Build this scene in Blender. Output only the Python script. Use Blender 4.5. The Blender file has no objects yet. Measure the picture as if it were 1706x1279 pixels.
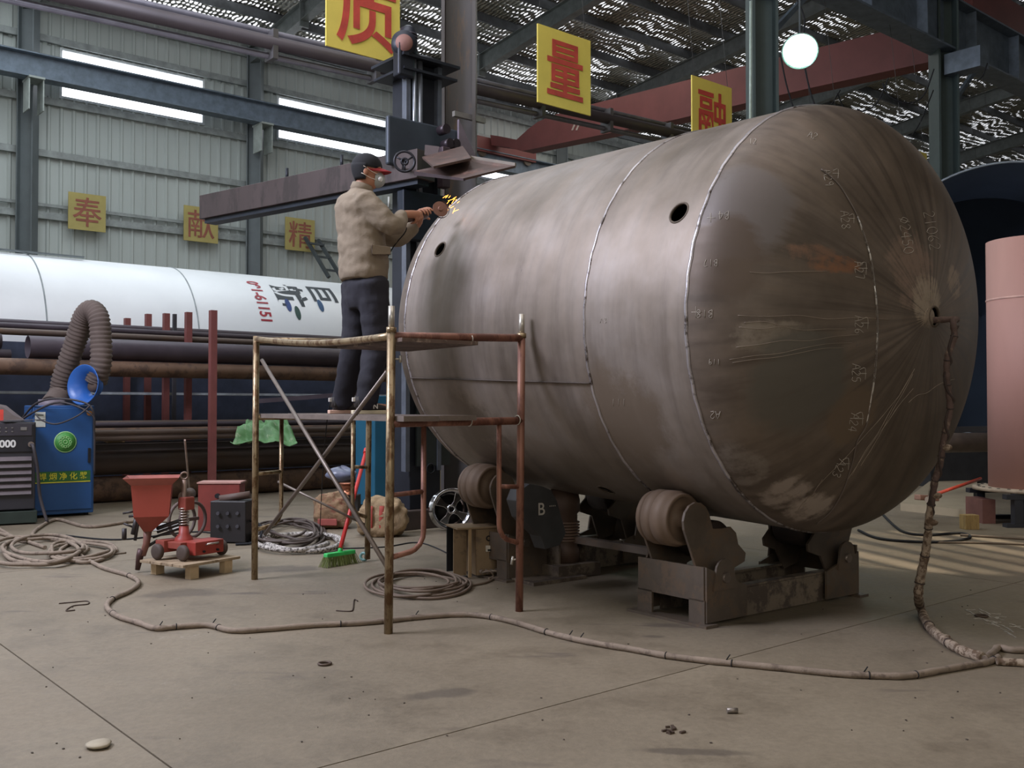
import bpy, bmesh, math, random
from mathutils import Vector, Matrix
from mathutils.geometry import tessellate_polygon
random.seed(7)
V = Vector
PI = math.pi
scene = bpy.context.scene
COL = scene.collection

# ---------------------------------------------------------------- camera, world, light, exposure
H = 1.27
PITCH = 0.0225
cam_data = bpy.data.cameras.new('camera')
cam_data.sensor_width = 36
cam_data.lens = 1650 / 1706 * 36
cam_data.clip_end = 300
cam = bpy.data.objects.new('camera', cam_data)
COL.objects.link(cam)
cam.location = (0, 0, H)
cam.rotation_euler = (PI / 2 + PITCH, 0, 0)
scene.camera = cam

scene.view_settings.view_transform = 'Standard'
scene.view_settings.look = 'None'
scene.view_settings.gamma = 1
scene.view_settings.use_curve_mapping = False
scene.view_settings.exposure = 0.0

world = bpy.data.worlds.new('world')
scene.world = world
world.use_nodes = True
bg = world.node_tree.nodes['Background']
bg.inputs[0].default_value = (0.93, 0.95, 1.0, 1)
bg.inputs[1].default_value = 1.6


def P_(s, D, z):
    a = math.radians(-40.3)
    return V((math.cos(a) * s + math.sin(a) * D, -math.sin(a) * s + math.cos(a) * D, z))


def area_light(name, loc, target, sx, sy, power, color):
    d = bpy.data.lights.new(name, 'AREA')
    d.shape = 'RECTANGLE'; d.size = sx; d.size_y = sy
    d.energy = power; d.color = color
    o = bpy.data.objects.new(name, d)
    COL.objects.link(o)
    o.location = loc
    o.rotation_euler = (V(target) - V(loc)).to_track_quat('-Z', 'Y').to_euler()
    return o


# area fill lights added to brighten the hall, and the cool lamp at left
area_light('near_bay_fill', (3, 2.5, 11.8), (3, 4.5, 0), 12, 7, 400, (1.0, 0.91, 0.82))
area_light('left_bay_lamp', (-7.0, 4.5, 7.0), (0.4, 7.0, 2.2), 3.0, 3.0, 980, (0.80, 0.825, 1.0))
area_light('camera_side_fill', (2, -7, 5.0), (2, 6, 0.8), 12, 5, 330, (1.0, 0.92, 0.80))
area_light('rack_side_fill', P_(2, 8.0, 11.0), P_(5, 14, 0.5), 8, 4, 420, (0.95, 0.96, 1.0))  # fill added to lift the dark pipe rack
area_light('back_bay_fill', P_(6, 18, 11.5), P_(6, 18, 0), 14, 10, 1000, (0.84, 0.93, 1.0))
area_light('far_bay_fill', P_(26, 16, 11.5), P_(26, 16, 0), 18, 10, 800, (1.0, 0.97, 0.9))


# ---------------------------------------------------------------- places
def ray(u, v):
    x = (u - 853) / 1650; y = -(v - 639.5) / 1650
    return V((x, math.cos(PITCH) - y * math.sin(PITCH), math.sin(PITCH) + y * math.cos(PITCH)))


def G(u, v, z=0.0):
    d = ray(u, v)
    return V((0, 0, H)) + d * ((z - H) / d.z)


def At(u, v, Y):
    d = ray(u, v)
    return V((0, 0, H)) + d * (Y / d.y)


AZ = math.radians(-40.3)
BD = V((math.sin(AZ), math.cos(AZ), 0))      # from the camera towards the long wall
AD = V((math.cos(AZ), -math.sin(AZ), 0))     # along the long wall, to the right
RB = Matrix((AD, BD, V((0, 0, 1)))).transposed()


def P(s, D, z=0.0):
    return AD * s + BD * D + V((0, 0, z))


def onD(u, v, D):
    d = ray(u, v)
    o = V((0, 0, H))
    return o + d * (D / d.dot(BD))


# ---------------------------------------------------------------- materials
def lin(c):
    if isinstance(c, str):
        c = tuple(int(c[i:i + 2], 16) / 255 for i in (0, 2, 4))
    return tuple(x / 12.92 if x <= 0.04045 else ((x + 0.055) / 1.055) ** 2.4 for x in c)


def newmat(name):
    m = bpy.data.materials.new(name)
    m.use_nodes = True
    nt = m.node_tree
    return m, nt, nt.nodes, nt.links, nt.nodes['Principled BSDF']


def ramp(N, L, src, stops):
    r = N.new('ShaderNodeValToRGB')
    e = r.color_ramp.elements
    while len(e) < len(stops):
        e.new(0.5)
    for i, (p, c) in enumerate(stops):
        e[i].position = p
        e[i].color = (*c, 1) if len(c) == 3 else c
    L.new(src, r.inputs[0])
    return r.outputs[0]


def noise(N, L, scale, detail=4, stretch=None, rough=0.6, space='Object', off=0.0):
    tc = N.new('ShaderNodeTexCoord')
    mp = N.new('ShaderNodeMapping')
    mp.inputs['Scale'].default_value = stretch or (1, 1, 1)
    mp.inputs['Location'].default_value = (off, off * 1.7, off * 0.6)
    L.new(tc.outputs[space], mp.inputs[0])
    n = N.new('ShaderNodeTexNoise')
    n.inputs['Scale'].default_value = scale
    n.inputs['Detail'].default_value = detail
    n.inputs['Roughness'].default_value = rough
    L.new(mp.outputs[0], n.inputs['Vector'])
    return n.outputs['Fac']


def mixc(N, L, fac, a, b, mode='MIX'):
    m = N.new('ShaderNodeMix')
    m.data_type = 'RGBA'; m.blend_type = mode
    if isinstance(fac, (int, float)):
        m.inputs[0].default_value = fac
    else:
        L.new(fac, m.inputs[0])
    for i, x in ((6, a), (7, b)):
        if isinstance(x, tuple):
            m.inputs[i].default_value = (*x, 1)
        else:
            L.new(x, m.inputs[i])
    return m.outputs[2]


MATS = {}


def M(name, col=None, rough=0.6, metal=0.0, var=0.25, scale=5, bump=0.0, second=None, amount=0.5, stretch=None, emit=0, coat=0):
    """painted or worn surface: base colour with noise variation and, if given, patches of a second colour"""
    if name in MATS:
        return MATS[name]
    m, nt, N, L, bs = newmat(name)
    c = lin(col)
    f = noise(N, L, scale, 5, stretch)
    dark = tuple(x * (1 - var) for x in c); light = tuple(min(1, x * (1 + var)) for x in c)
    out = ramp(N, L, f, [(0.3, dark), (0.7, light)])
    if second:
        f2 = noise(N, L, scale * 1.7, 6, stretch, 0.7, off=3.1)
        k = 0.62 - 0.3 * amount
        msk = ramp(N, L, f2, [(k, (0, 0, 0)), (k + 0.09, (1, 1, 1))])
        out = mixc(N, L, msk, out, lin(second))
    L.new(out, bs.inputs['Base Color'])
    bs.inputs['Roughness'].default_value = rough
    bs.inputs['Metallic'].default_value = metal
    if coat:
        bs.inputs['Coat Weight'].default_value = coat
    if emit:
        bs.inputs['Emission Color'].default_value = (*c, 1)
        bs.inputs['Emission Strength'].default_value = emit
    if bump:
        b = N.new('ShaderNodeBump')
        b.inputs['Strength'].default_value = bump
        b.inputs['Distance'].default_value = 0.02
        L.new(noise(N, L, scale * 5, 6, stretch, 0.7, off=1.3), b.inputs['Height'])
        L.new(b.outputs[0], bs.inputs['Normal'])
    MATS[name] = m
    return m


# ---------------------------------------------------------------- mesh builder
WM = {}


def frame(d):
    d = V(d).normalized()
    up = V((0, 0, 1)) if abs(d.z) < 0.95 else V((1, 0, 0))
    x = d.cross(up).normalized()
    return x, x.cross(d).normalized(), d      # side, up, along


class MB:
    def __init__(s):
        s.v = []; s.f = []; s.sm = []

    def add(s, vs, fs, smooth=False):
        b = len(s.v)
        s.v += [V(p) for p in vs]
        s.f += [tuple(i + b for i in q) for q in fs]
        s.sm += [smooth] * len(fs)
        return s

    def box(s, c, size, R=None):
        c = V(c); hx, hy, hz = (x / 2 for x in size)
        vs = [V((x, y, z)) for z in (-hz, hz) for y in (-hy, hy) for x in (-hx, hx)]
        if isinstance(R, (int, float)):
            R = Matrix.Rotation(R, 3, 'Z')
        if R is not None:
            vs = [R @ p for p in vs]
        return s.add([c + p for p in vs], [(0, 2, 3, 1), (4, 5, 7, 6), (0, 1, 5, 4), (2, 6, 7, 3), (0, 4, 6, 2), (1, 3, 7, 5)])

    def beam(s, p0, p1, w, h):
        p0, p1 = V(p0), V(p1)
        x, y, z = frame(p1 - p0)
        return s.box((p0 + p1) / 2, (w, h, (p1 - p0).length), Matrix((x, y, z)).transposed())

    def ibeam(s, p0, p1, w, h, t=0.02):
        p0, p1 = V(p0), V(p1)
        x, y, z = frame(p1 - p0)
        R = Matrix((x, y, z)).transposed(); l = (p1 - p0).length; c = (p0 + p1) / 2
        s.box(c, (t, h - 2 * t, l), R)
        s.box(c + y * (h / 2 - t / 2), (w, t, l), R)
        s.box(c - y * (h / 2 - t / 2), (w, t, l), R)
        return s

    def cyl(s, p0, p1, r0, r1=None, n=16, caps=True):
        r1 = r0 if r1 is None else r1
        p0, p1 = V(p0), V(p1)
        x, y, _ = frame(p1 - p0)
        vs = []
        for p, r in ((p0, r0), (p1, r1)):
            for i in range(n):
                a = 2 * PI * i / n
                vs.append(p + (x * math.cos(a) + y * math.sin(a)) * r)
        s.add(vs, [(i, (i + 1) % n, n + (i + 1) % n, n + i) for i in range(n)], True)
        if caps:
            b = len(s.v) - 2 * n
            s.f += [tuple(b + i for i in reversed(range(n))), tuple(b + n + i for i in range(n))]
            s.sm += [False, False]
        return s

    def pipe(s, p0, p1, r, wall=0.01, n=20):
        p0, p1 = V(p0), V(p1)
        ax = p1 - p0
        return s.lathe(p0, ax, [(r, 0), (r, ax.length), (r - wall, ax.length), (r - wall, 0), (r, 0)], n)

    def lathe(s, c, axis, prof, n=24, smooth=True, arc=None):
        """profile of (radius, height along axis)"""
        c = V(c); x, y, z = frame(axis)
        k = n if arc is None else n + 1
        vs = []
        for r, h in prof:
            for i in range(k):
                a = 2 * PI * i / n if arc is None else arc[0] + (arc[1] - arc[0]) * i / n
                vs.append(c + z * h + (x * math.cos(a) + y * math.sin(a)) * max(r, 1e-5))
        fs = []
        for j in range(len(prof) - 1):
            for i in range(n):
                i2 = (i + 1) % k
                fs.append((j * k + i, j * k + i2, (j + 1) * k + i2, (j + 1) * k + i))
        return s.add(vs, fs, smooth)

    def tube(s, pts, r, n=8, closed=False, caps=True):
        pts = [V(p) for p in pts]
        m = len(pts)
        rs = r if isinstance(r, (list, tuple)) else [r] * m
        vs = []
        px = None
        for i, p in enumerate(pts):
            if closed:
                d = pts[(i + 1) % m] - pts[i - 1]
            else:
                d = pts[min(i + 1, m - 1)] - pts[max(i - 1, 0)]
            if d.length < 1e-9:
                d = V((0, 0, 1))
            d.normalize()
            if px is None:
                px = frame(d)[0]
            px = px - d * px.dot(d)
            if px.length < 1e-6:
                px = frame(d)[0]
            px.normalize()
            py = d.cross(px)
            rr = rs[i]
            rx, ry = rr if isinstance(rr, tuple) else (rr, rr)
            for k in range(n):
                a = 2 * PI * k / n
                vs.append(p + px * math.cos(a) * rx + py * math.sin(a) * ry)
        fs = []
        for i in range(m if closed else m - 1):
            j = (i + 1) % m
            for k in range(n):
                k2 = (k + 1) % n
                fs.append((i * n + k, i * n + k2, j * n + k2, j * n + k))
        s.add(vs, fs, True)
        if caps and not closed:
            b = len(s.v) - m * n
            s.f += [tuple(b + k for k in reversed(range(n))), tuple(b + (m - 1) * n + k for k in range(n))]
            s.sm += [False, False]
        return s

    def ring(s, c, axis, R, r, n=28, m=8, a0=0, a1=None):
        x, y, z = frame(axis); c = V(c)
        if a1 is None:
            return s.tube([c + (x * math.cos(2 * PI * i / n) + y * math.sin(2 * PI * i / n)) * R for i in range(n)], r, m, True)
        return s.tube([c + (x * math.cos(a0 + (a1 - a0) * i / n) + y * math.sin(a0 + (a1 - a0) * i / n)) * R for i in range(n + 1)], r, m)

    def prism(s, poly, o, x, y, t):
        """2D polygon in the plane (o, x, y), thickness t along x cross y"""
        o, x, y = V(o), V(x), V(y)
        z = x.cross(y).normalized() * t
        n = len(poly)
        b = [o + x * p[0] + y * p[1] for p in poly]
        vs = b + [p + z for p in b]
        tris = tessellate_polygon([[V((p[0], p[1], 0)) for p in poly]])
        fs = [tuple(q) for q in tris] + [tuple(i + n for i in reversed(q)) for q in tris]
        fs += [(i, (i + 1) % n, n + (i + 1) % n, n + i) for i in range(n)]
        return s.add(vs, fs)

    def grid(s, fn, nu, nv, closed_u=False, smooth=True):
        vs = [fn(i / nu, j / nv) for j in range(nv + 1) for i in range(nu if closed_u else nu + 1)]
        k = nu if closed_u else nu + 1
        return s.add(vs, [(j * k + i, j * k + (i + 1) % k, (j + 1) * k + (i + 1) % k, (j + 1) * k + i) for j in range(nv) for i in range(nu)], smooth)

    def sphere(s, c, r, n=14, m=8, R=None):
        c = V(c); rx, ry, rz = r if isinstance(r, (tuple, list)) else (r, r, r)

        def fn(u, v):
            a = 2 * PI * u; b = PI * (v - 0.5)
            p = V((rx * math.cos(a) * math.cos(b), ry * math.sin(a) * math.cos(b), rz * math.sin(b)))
            return c + (R @ p if R is not None else p)
        return s.grid(fn, n, m, True)

    def mesh(s, name, inv=None, fix=True):
        me = bpy.data.meshes.new(name)
        vs = [inv @ p for p in s.v] if inv is not None else s.v
        me.from_pydata([tuple(p) for p in vs], [], s.f)
        me.polygons.foreach_set('use_smooth', s.sm)
        me.update()
        if fix:
            bm = bmesh.new(); bm.from_mesh(me)
            bmesh.ops.recalc_face_normals(bm, faces=bm.faces)
            bm.to_mesh(me); bm.free()
        return me

    def build(s, name, mat, parent=None, origin=None, bevel=0.0, fix=True):
        if parent is not None:
            W = WM[parent.name]
        else:
            if origin is None:
                xs = [p.x for p in s.v]; ys = [p.y for p in s.v]; zs = [p.z for p in s.v]
                origin = V(((min(xs) + max(xs)) / 2, (min(ys) + max(ys)) / 2, min(zs)))
            W = origin if isinstance(origin, Matrix) else Matrix.Translation(V(origin))
        me = s.mesh(name, W.inverted(), fix)
        if mat:
            me.materials.append(mat)
        o = bpy.data.objects.new(name, me)
        COL.objects.link(o)
        if parent is not None:
            o.parent = parent
        else:
            o.matrix_world = W
        WM[o.name] = W
        if bevel:
            b = o.modifiers.new('bevel', 'BEVEL')
            b.width = bevel; b.segments = 2; b.limit_method = 'ANGLE'; b.angle_limit = 0.7
        return o


def thing(name, label, cat, loc=(0, 0, 0), group=None, mat4=None):
    o = bpy.data.objects.new(name, None)
    COL.objects.link(o)
    o.empty_display_size = 0.1
    W = mat4 if mat4 is not None else Matrix.Translation(V(loc))
    o.matrix_world = W
    WM[o.name] = W
    o['label'] = label; o['category'] = cat
    if group:
        o['group'] = group
    return o


def tag(o, label=None, cat=None, group=None, kind=None):
    for k, x in (('label', label), ('category', cat), ('group', group), ('kind', kind)):
        if x:
            o[k] = x
    return o


def dup(root, mat4, label=None, group=None):
    r = root.copy(); COL.objects.link(r)
    r.matrix_world = mat4; WM[r.name] = mat4
    if label: r['label'] = label
    if group: r['group'] = group

    def rec(a, b):
        for ch in [c for c in a.children]:
            c = ch.copy(); COL.objects.link(c); c.parent = b
            WM[c.name] = mat4
            rec(ch, c)
    rec(root, r)
    return r


def catmull(pts, k=8, closed=False):
    pts = [V(p) for p in pts]
    n = len(pts); out = []
    rng = range(n if closed else n - 1)
    for i in rng:
        if closed:
            p0, p1, p2, p3 = pts[i - 1], pts[i], pts[(i + 1) % n], pts[(i + 2) % n]
        else:
            p0, p1, p2, p3 = pts[max(i - 1, 0)], pts[i], pts[i + 1], pts[min(i + 2, n - 1)]
        for j in range(k):
            t = j / k
            out.append(0.5 * ((2 * p1) + (p2 - p0) * t + (2 * p0 - 5 * p1 + 4 * p2 - p3) * t * t + (3 * p1 - p0 - 3 * p2 + p3) * t ** 3))
    if not closed:
        out.append(pts[-1])
    return out


def text_mesh(body, size=1.0, bold=0.0, align='CENTER'):
    """glyph outlines as flat vertices and faces, centred on the origin"""
    c = bpy.data.curves.new('lettering', 'FONT')
    c.body = body; c.size = size; c.offset = bold
    c.align_x = align; c.align_y = 'CENTER'
    o = bpy.data.objects.new('lettering', c)
    COL.objects.link(o)
    bpy.context.view_layer.update()
    me = o.to_mesh()
    vs = [v.co.copy() for v in me.vertices]
    fs = [tuple(p.vertices) for p in me.polygons]
    o.to_mesh_clear()
    bpy.data.objects.remove(o); bpy.data.curves.remove(c)
    if vs:
        cx = (min(v.x for v in vs) + max(v.x for v in vs)) / 2; cy = (min(v.y for v in vs) + max(v.y for v in vs)) / 2
        vs = [v - V((cx, cy, 0)) for v in vs]
    return vs, fs


def lettering(name, body, o, x, y, size, mat, parent, bold=0.0, lift=0.002, warp=None):
    x = V(x).normalized(); y = V(y).normalized(); z = x.cross(y)
    vs, fs = text_mesh(body, size, bold)
    mb = MB()
    if warp:
        mb.add([warp(v.x, v.y) for v in vs], fs)
    else:
        mb.add([V(o) + x * v.x + y * v.y + z * lift for v in vs], fs)
    return mb.build(name, mat, parent, fix=False)


UP = V((0, 0, 1))

# ---------------------------------------------------------------- floor of concrete slabs
def floor_material():
    m, nt, N, L, bs = newmat('worn_concrete')
    f = noise(N, L, 0.5, 6, rough=0.65, space='Object')
    base = ramp(N, L, f, [(0.25, lin('6f6453')), (0.5, lin('7d715f')), (0.8, lin('8c806c'))])
    f2 = noise(N, L, 1.6, 8, rough=0.75, space='Object', off=5)
    d = ramp(N, L, f2, [(0.32, (0.55, 0.53, 0.52)), (0.5, (1, 1, 1))])
    c = mixc(N, L, 0.6, base, d, 'MULTIPLY')
    f3 = noise(N, L, 30, 5, rough=0.7, space='Object', off=2)
    d3 = ramp(N, L, f3, [(0.3, (0.8, 0.8, 0.8)), (0.7, (1.08, 1.08, 1.08))])
    c = mixc(N, L, 0.8, c, d3, 'MULTIPLY')
    f4 = noise(N, L, 0.9, 3, stretch=(1, 3.5, 1), off=9)
    d4 = ramp(N, L, f4, [(0.64, (0, 0, 0)), (0.72, (1, 1, 1))])
    c = mixc(N, L, d4, c, mixc(N, L, 0.75, c, lin('554b43')))
    f5 = noise(N, L, 2.3, 6, rough=0.8, off=14)
    d5 = ramp(N, L, f5, [(0.66, (0, 0, 0)), (0.74, (0.5, 0.5, 0.5))])
    c = mixc(N, L, d5, c, lin('a89d92'))
    # oil stains and damp smudges with shapes of their own
    geo = N.new('ShaderNodeNewGeometry')
    wn = N.new('ShaderNodeTexNoise'); wn.inputs['Scale'].default_value = 7; wn.inputs['Detail'].default_value = 6
    L.new(geo.outputs['Position'], wn.inputs['Vector'])
    for (u, v), (sx, sy), rot in (((305, 988), (0.34, 0.22), 0.3), ((735, 1156), (0.22, 0.10), 0.4), ((470, 948), (0.5, 0.25), 0.1), ((1160, 1252), (0.30, 0.05), -0.1), ((1250, 1038), (0.16, 0.05), 0.0), ((1090, 1060), (0.10, 0.05), 0)):
        p_ = G(u, v)
        mp = N.new('ShaderNodeMapping'); mp.vector_type = 'TEXTURE'
        mp.inputs['Location'].default_value = (p_.x, p_.y, 0); mp.inputs['Scale'].default_value = (sx, sy, 1); mp.inputs['Rotation'].default_value = (0, 0, rot)
        L.new(geo.outputs['Position'], mp.inputs[0])
        ln = N.new('ShaderNodeVectorMath'); ln.operation = 'LENGTH'; L.new(mp.outputs[0], ln.inputs[0])
        ad = N.new('ShaderNodeMath'); ad.operation = 'ADD'; L.new(ln.outputs['Value'], ad.inputs[0]); L.new(wn.outputs['Fac'], ad.inputs[1])
        sb_ = N.new('ShaderNodeMapRange'); sb_.inputs['From Min'].default_value = 1.0; sb_.inputs['From Max'].default_value = 1.35
        sb_.inputs['To Min'].default_value = 0.6; sb_.inputs['To Max'].default_value = 0.0
        L.new(ad.outputs[0], sb_.inputs['Value'])
        c = mixc(N, L, sb_.outputs[0], c, lin('4a423a'))
    L.new(c, bs.inputs['Base Color'])
    L.new(ramp(N, L, f2, [(0.3, (0.45, 0.45, 0.45)), (0.7, (0.75, 0.75, 0.75))]), bs.inputs['Roughness'])
    b = N.new('ShaderNodeBump'); b.inputs['Strength'].default_value = 0.25; b.inputs['Distance'].default_value = 0.01
    L.new(f3, b.inputs['Height']); L.new(b.outputs[0], bs.inputs['Normal'])
    return m


floor_mat = floor_material()
dark_joint = M('joint_filler', '2e2a26', 0.9)
fl = MB().box(P(25, 10, -0.16), (110, 56, 0.3), RB).build('floor', dark_joint)
fl['kind'] = 'structure'
g1 = G(1178, 1107); g2 = G(117, 1157)
D1 = g1.dot(BD); S1 = g2.dot(AD)
slab_me = {}
for i in range(-3, 12):
    for j in range(-3, 6):
        w, d = 6.0, 5.2
        c = P(S1 + w * (i + 0.5), D1 + d * (j + 0.5), -0.006)
        if (w, d) not in slab_me:
            sb = MB().box((0, 0, 0), (w - 0.008, d - 0.008, 0.012), RB)
            slab_me[(w, d)] = sb.mesh('slab'); slab_me[(w, d)].materials.append(floor_mat)
        o = bpy.data.objects.new('slab', slab_me[(w, d)])
        COL.objects.link(o); o.parent = fl
        o.matrix_parent_inverse = fl.matrix_world.inverted() if False else Matrix()
        o.location = WM['floor'].inverted() @ c

# ---------------------------------------------------------------- long wall
wall_mat = M('ribbed_wall_sheet', 'b0b6b2', 0.55, 0.0, 0.08, 0.4, stretch=(1, 1, 0.2))
DW = 26.5
zb, zt = 9.09, 10.38        # window band
wins = [(7.38 + 6.02 * k, 11.2 + 6.02 * k) for k in range(-1, 9)]


def ribbed(mb, s0, s1, z0, z1):
    s = s0; prof = []
    while s < s1 - 1e-6:
        prof += [(s, 0), (s + 0.19, 0), (s + 0.22, -0.045), (s + 0.27, -0.045)]
        s += 0.3
    prof = [p for p in prof if p[0] < s1] + [(s1, 0)]
    vs = [P(a, DW + b, z) for z in (z0, z1) for a, b in prof]
    n = len(prof)
    mb.add(vs, [(i, i + 1, n + i + 1, n + i) for i in range(n - 1)])


wm = MB()
ribbed(wm, -6, 66, 0, zb)
ribbed(wm, -6, 66, zt, 11.9)
edges = [-6] + [x for w in wins for x in w] + [66]
for k in range(0, len(edges), 2):
    if edges[k + 1] - edges[k] > 0.05:
        ribbed(wm, edges[k], edges[k + 1], zb - 0.08, zt + 0.08)
wb = wm.build('wall_back', wall_mat, fix=False); wb['kind'] = 'structure'
steel_grey = M('grey_green_steel', '5f6668', 0.55, 0.0, 0.12, 2)
girt_m = M('pale_girt', '8d9290', 0.5)
for z in (1.2, 3.9, 6.04, 7.6, 8.93, 10.5, 11.35):
    MB().box(P(30, DW - 0.12, z), (72, 0.07, 0.17), RB).build('girt', girt_m, wb)
MB().box(P(30, DW - 0.12, 6.3), (72, 0.07, 0.08), RB).build('girt', girt_m, wb)
pane_m = M('bright_window_sheet', 'f4f8ff', 0.4, emit=3.2, var=0.02)
frame_m = M('white_window_frame', 'c9cdcd', 0.5)
for k, (a, b) in enumerate(wins):
    w = MB()
    for z in (zb + 0.03, zt - 0.03):
        w.box(P((a + b) / 2, DW - 0.02, z), (b - a, 0.08, 0.06), RB)
    for s_ in (a + 0.03, b - 0.03):
        w.box(P(s_, DW - 0.02, (zb + zt) / 2), (0.06, 0.08, zt - zb - 0.12), RB)
    o = w.build('window_%d' % (k + 1), frame_m); o['kind'] = 'structure'
    MB().box(P((a + b) / 2, DW + 0.03, (zb + zt) / 2), (b - a - 0.1, 0.02, zt - zb - 0.1), RB).build('window_pane', pane_m, o)

# wall columns with their cantilever brackets
wc = [6.57 + 6.0 * k for k in range(-1, 10)]
bracket_m = M('pale_bracket', '9aa19c', 0.5)
for k, s_ in enumerate(wc):
    side = 'wall column %d bays from the left' % k
    m_ = MB().ibeam(P(s_, DW - 0.35, 0), P(s_, DW - 0.35, 11.5), 0.32, 0.4, 0.03)
    m_.box(P(s_, DW - 0.35, 0.02), (0.5, 0.5, 0.04), RB)
    o = m_.build('trim_%d' % (k + 1), steel_grey); o['kind'] = 'structure'
    b_ = MB()
    b_.box(P(s_, DW - 0.85, 9.16), (0.36, 0.6, 0.05), RB)
    b_.box(P(s_ - 0.16, DW - 0.85, 8.76), (0.03, 0.5, 0.75), RB)
    b_.box(P(s_ + 0.16, DW - 0.85, 8.76), (0.03, 0.5, 0.75), RB)
    b_.build('bracket', bracket_m, o)
beam_m = M('blue_grey_runway_paint', '66727f', 0.55)
o = MB().ibeam(P(-6, DW - 0.85, 9.49), P(66, DW - 0.85, 9.49), 0.4, 0.60, 0.03).build('trim_20', beam_m); o['kind'] = 'structure'
MB().box(P(30, DW - 0.85, 9.82), (72, 0.07, 0.06), RB).build('crane_rail', M('worn_rail', '5d5a58', 0.4, 0.5), o)

# near column row
row_cols = [7.07 + 6.0 * k for k in (-2, 0, 1, 2, 3, 4)]
col_m1 = M('brown_grey_column_paint', '4f4b4a', 0.6, 0, 0.15, 3, second='655447', amount=0.25, stretch=(1, 1, 0.2))
col_m2 = M('teal_grey_column_paint', '43504f', 0.6, 0, 0.12, 3)
DR = 9.3
for k, s_ in enumerate(row_cols):
    mm = col_m1 if k < 2 else col_m2
    m_ = MB().ibeam(P(s_, DR, 0), P(s_, DR, 13.3), 0.48, 0.40, 0.04)
    m_.box(P(s_, DR, 0.02), (0.6, 0.6, 0.04), RB)
    o = m_.build('trim_%d' % (k + 21), mm); o['kind'] = 'structure'
    e_ = MB().beam(P(s_ + 0.22, DR, 7.2), P(s_ + 1.3, DR, 8.15), 0.08, 0.08)
    e_.box(P(s_, DR - 0.45, 7.95), (0.36, 0.7, 0.4), RB)
    e_.build('knee_brace', beam_m, o)
    if k == 1:
        MB().box(P(s_, DR - 0.19, 4.65), (0.46, 0.05, 0.06), RB).build('clamp_band', M('pale_galvanised', '9b9793', 0.4, 0.4), o)
o = MB().ibeam(P(-8, DR, 8.78), P(66, DR, 8.78), 0.5, 1.05, 0.04).build('trim_40', beam_m); o['kind'] = 'structure'
for k in range(38):
    MB().box(P(-6 + 2 * k, DR, 8.78), (0.03, 0.46, 0.95), RB).build('stiffener', beam_m, o)

# ---------------------------------------------------------------- roof with see-through daylight slits
def roof_mat():
    m, nt, N, L, bs = newmat('foil_roof_lining')
    tc = N.new('ShaderNodeTexCoord')
    mp = N.new('ShaderNodeMapping'); mp.inputs['Rotation'].default_value = (0, 0, AZ)
    L.new(tc.outputs['Object'], mp.inputs[0])
    w = N.new('ShaderNodeTexWave'); w.wave_type = 'BANDS'; w.bands_direction = 'X'
    w.inputs['Scale'].default_value = 2.4; w.inputs['Distortion'].default_value = 5
    w.inputs['Detail'].default_value = 3; w.inputs['Detail Scale'].default_value = 2.0
    L.new(mp.outputs[0], w.inputs['Vector'])
    w2 = N.new('ShaderNodeTexWave'); w2.wave_type = 'BANDS'; w2.bands_direction = 'Y'
    w2.inputs['Scale'].default_value = 1.1; w2.inputs['Distortion'].default_value = 11
    w2.inputs['Detail'].default_value = 3
    L.new(mp.outputs[0], w2.inputs['Vector'])
    big = noise(N, L, 0.45, 5, off=4)
    c = ramp(N, L, w.outputs['Fac'], [(0.2, lin('84857e')), (0.8, lin('c2c0b3'))])
    L.new(c, bs.inputs['Base Color'])
    bs.inputs['Metallic'].default_value = 0.35
    bs.inputs['Roughness'].default_value = 0.4
    b = N.new('ShaderNodeBump'); b.inputs['Strength'].default_value = 0.8; b.inputs['Distance'].default_value = 0.06
    mx = N.new('ShaderNodeMath'); mx.operation = 'ADD'
    L.new(w.outputs['Fac'], mx.inputs[0]); L.new(w2.outputs['Fac'], mx.inputs[1])
    L.new(mx.outputs[0], b.inputs['Height']); L.new(b.outputs[0], bs.inputs['Normal'])
    # narrow tears and lap gaps of the lining through which the sky is seen
    p1 = N.new('ShaderNodeMath'); p1.operation = 'MULTIPLY'
    L.new(w.outputs['Fac'], p1.inputs[0]); L.new(w2.outputs['Fac'], p1.inputs[1])
    p2 = N.new('ShaderNodeMath'); p2.operation = 'MULTIPLY'
    L.new(p1.outputs[0], p2.inputs[0])
    bigr = ramp(N, L, big, [(0.38, (0.3, 0.3, 0.3)), (0.62, (1.3, 1.3, 1.3))])
    sp3 = N.new('ShaderNodeSeparateXYZ'); L.new(mp.outputs[0], sp3.inputs[0])
    ev = N.new('ShaderNodeMapRange'); ev.inputs['From Min'].default_value = 3.0; ev.inputs['From Max'].default_value = 10.5
    ev.inputs['To Min'].default_value = 0.78; ev.inputs['To Max'].default_value = 1.7
    L.new(sp3.outputs[1], ev.inputs['Value'])
    p3 = N.new('ShaderNodeMath'); p3.operation = 'MULTIPLY'
    L.new(bigr, p3.inputs[0]); L.new(ev.outputs[0], p3.inputs[1])
    L.new(p3.outputs[0], p2.inputs[1])
    slit = ramp(N, L, p2.outputs[0], [(0.38, (0, 0, 0)), (0.62, (0.9, 0.9, 0.9))])
    tr = N.new('ShaderNodeBsdfTransparent')
    mixs = N.new('ShaderNodeMixShader')
    L.new(slit, mixs.inputs[0]); L.new(bs.outputs[0], mixs.inputs[1]); L.new(tr.outputs[0], mixs.inputs[2])
    L.new(mixs.outputs[0], N['Material Output'].inputs[0])
    return m


def zr(D):
    return 11.45 + (DW - D) * 0.12


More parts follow.
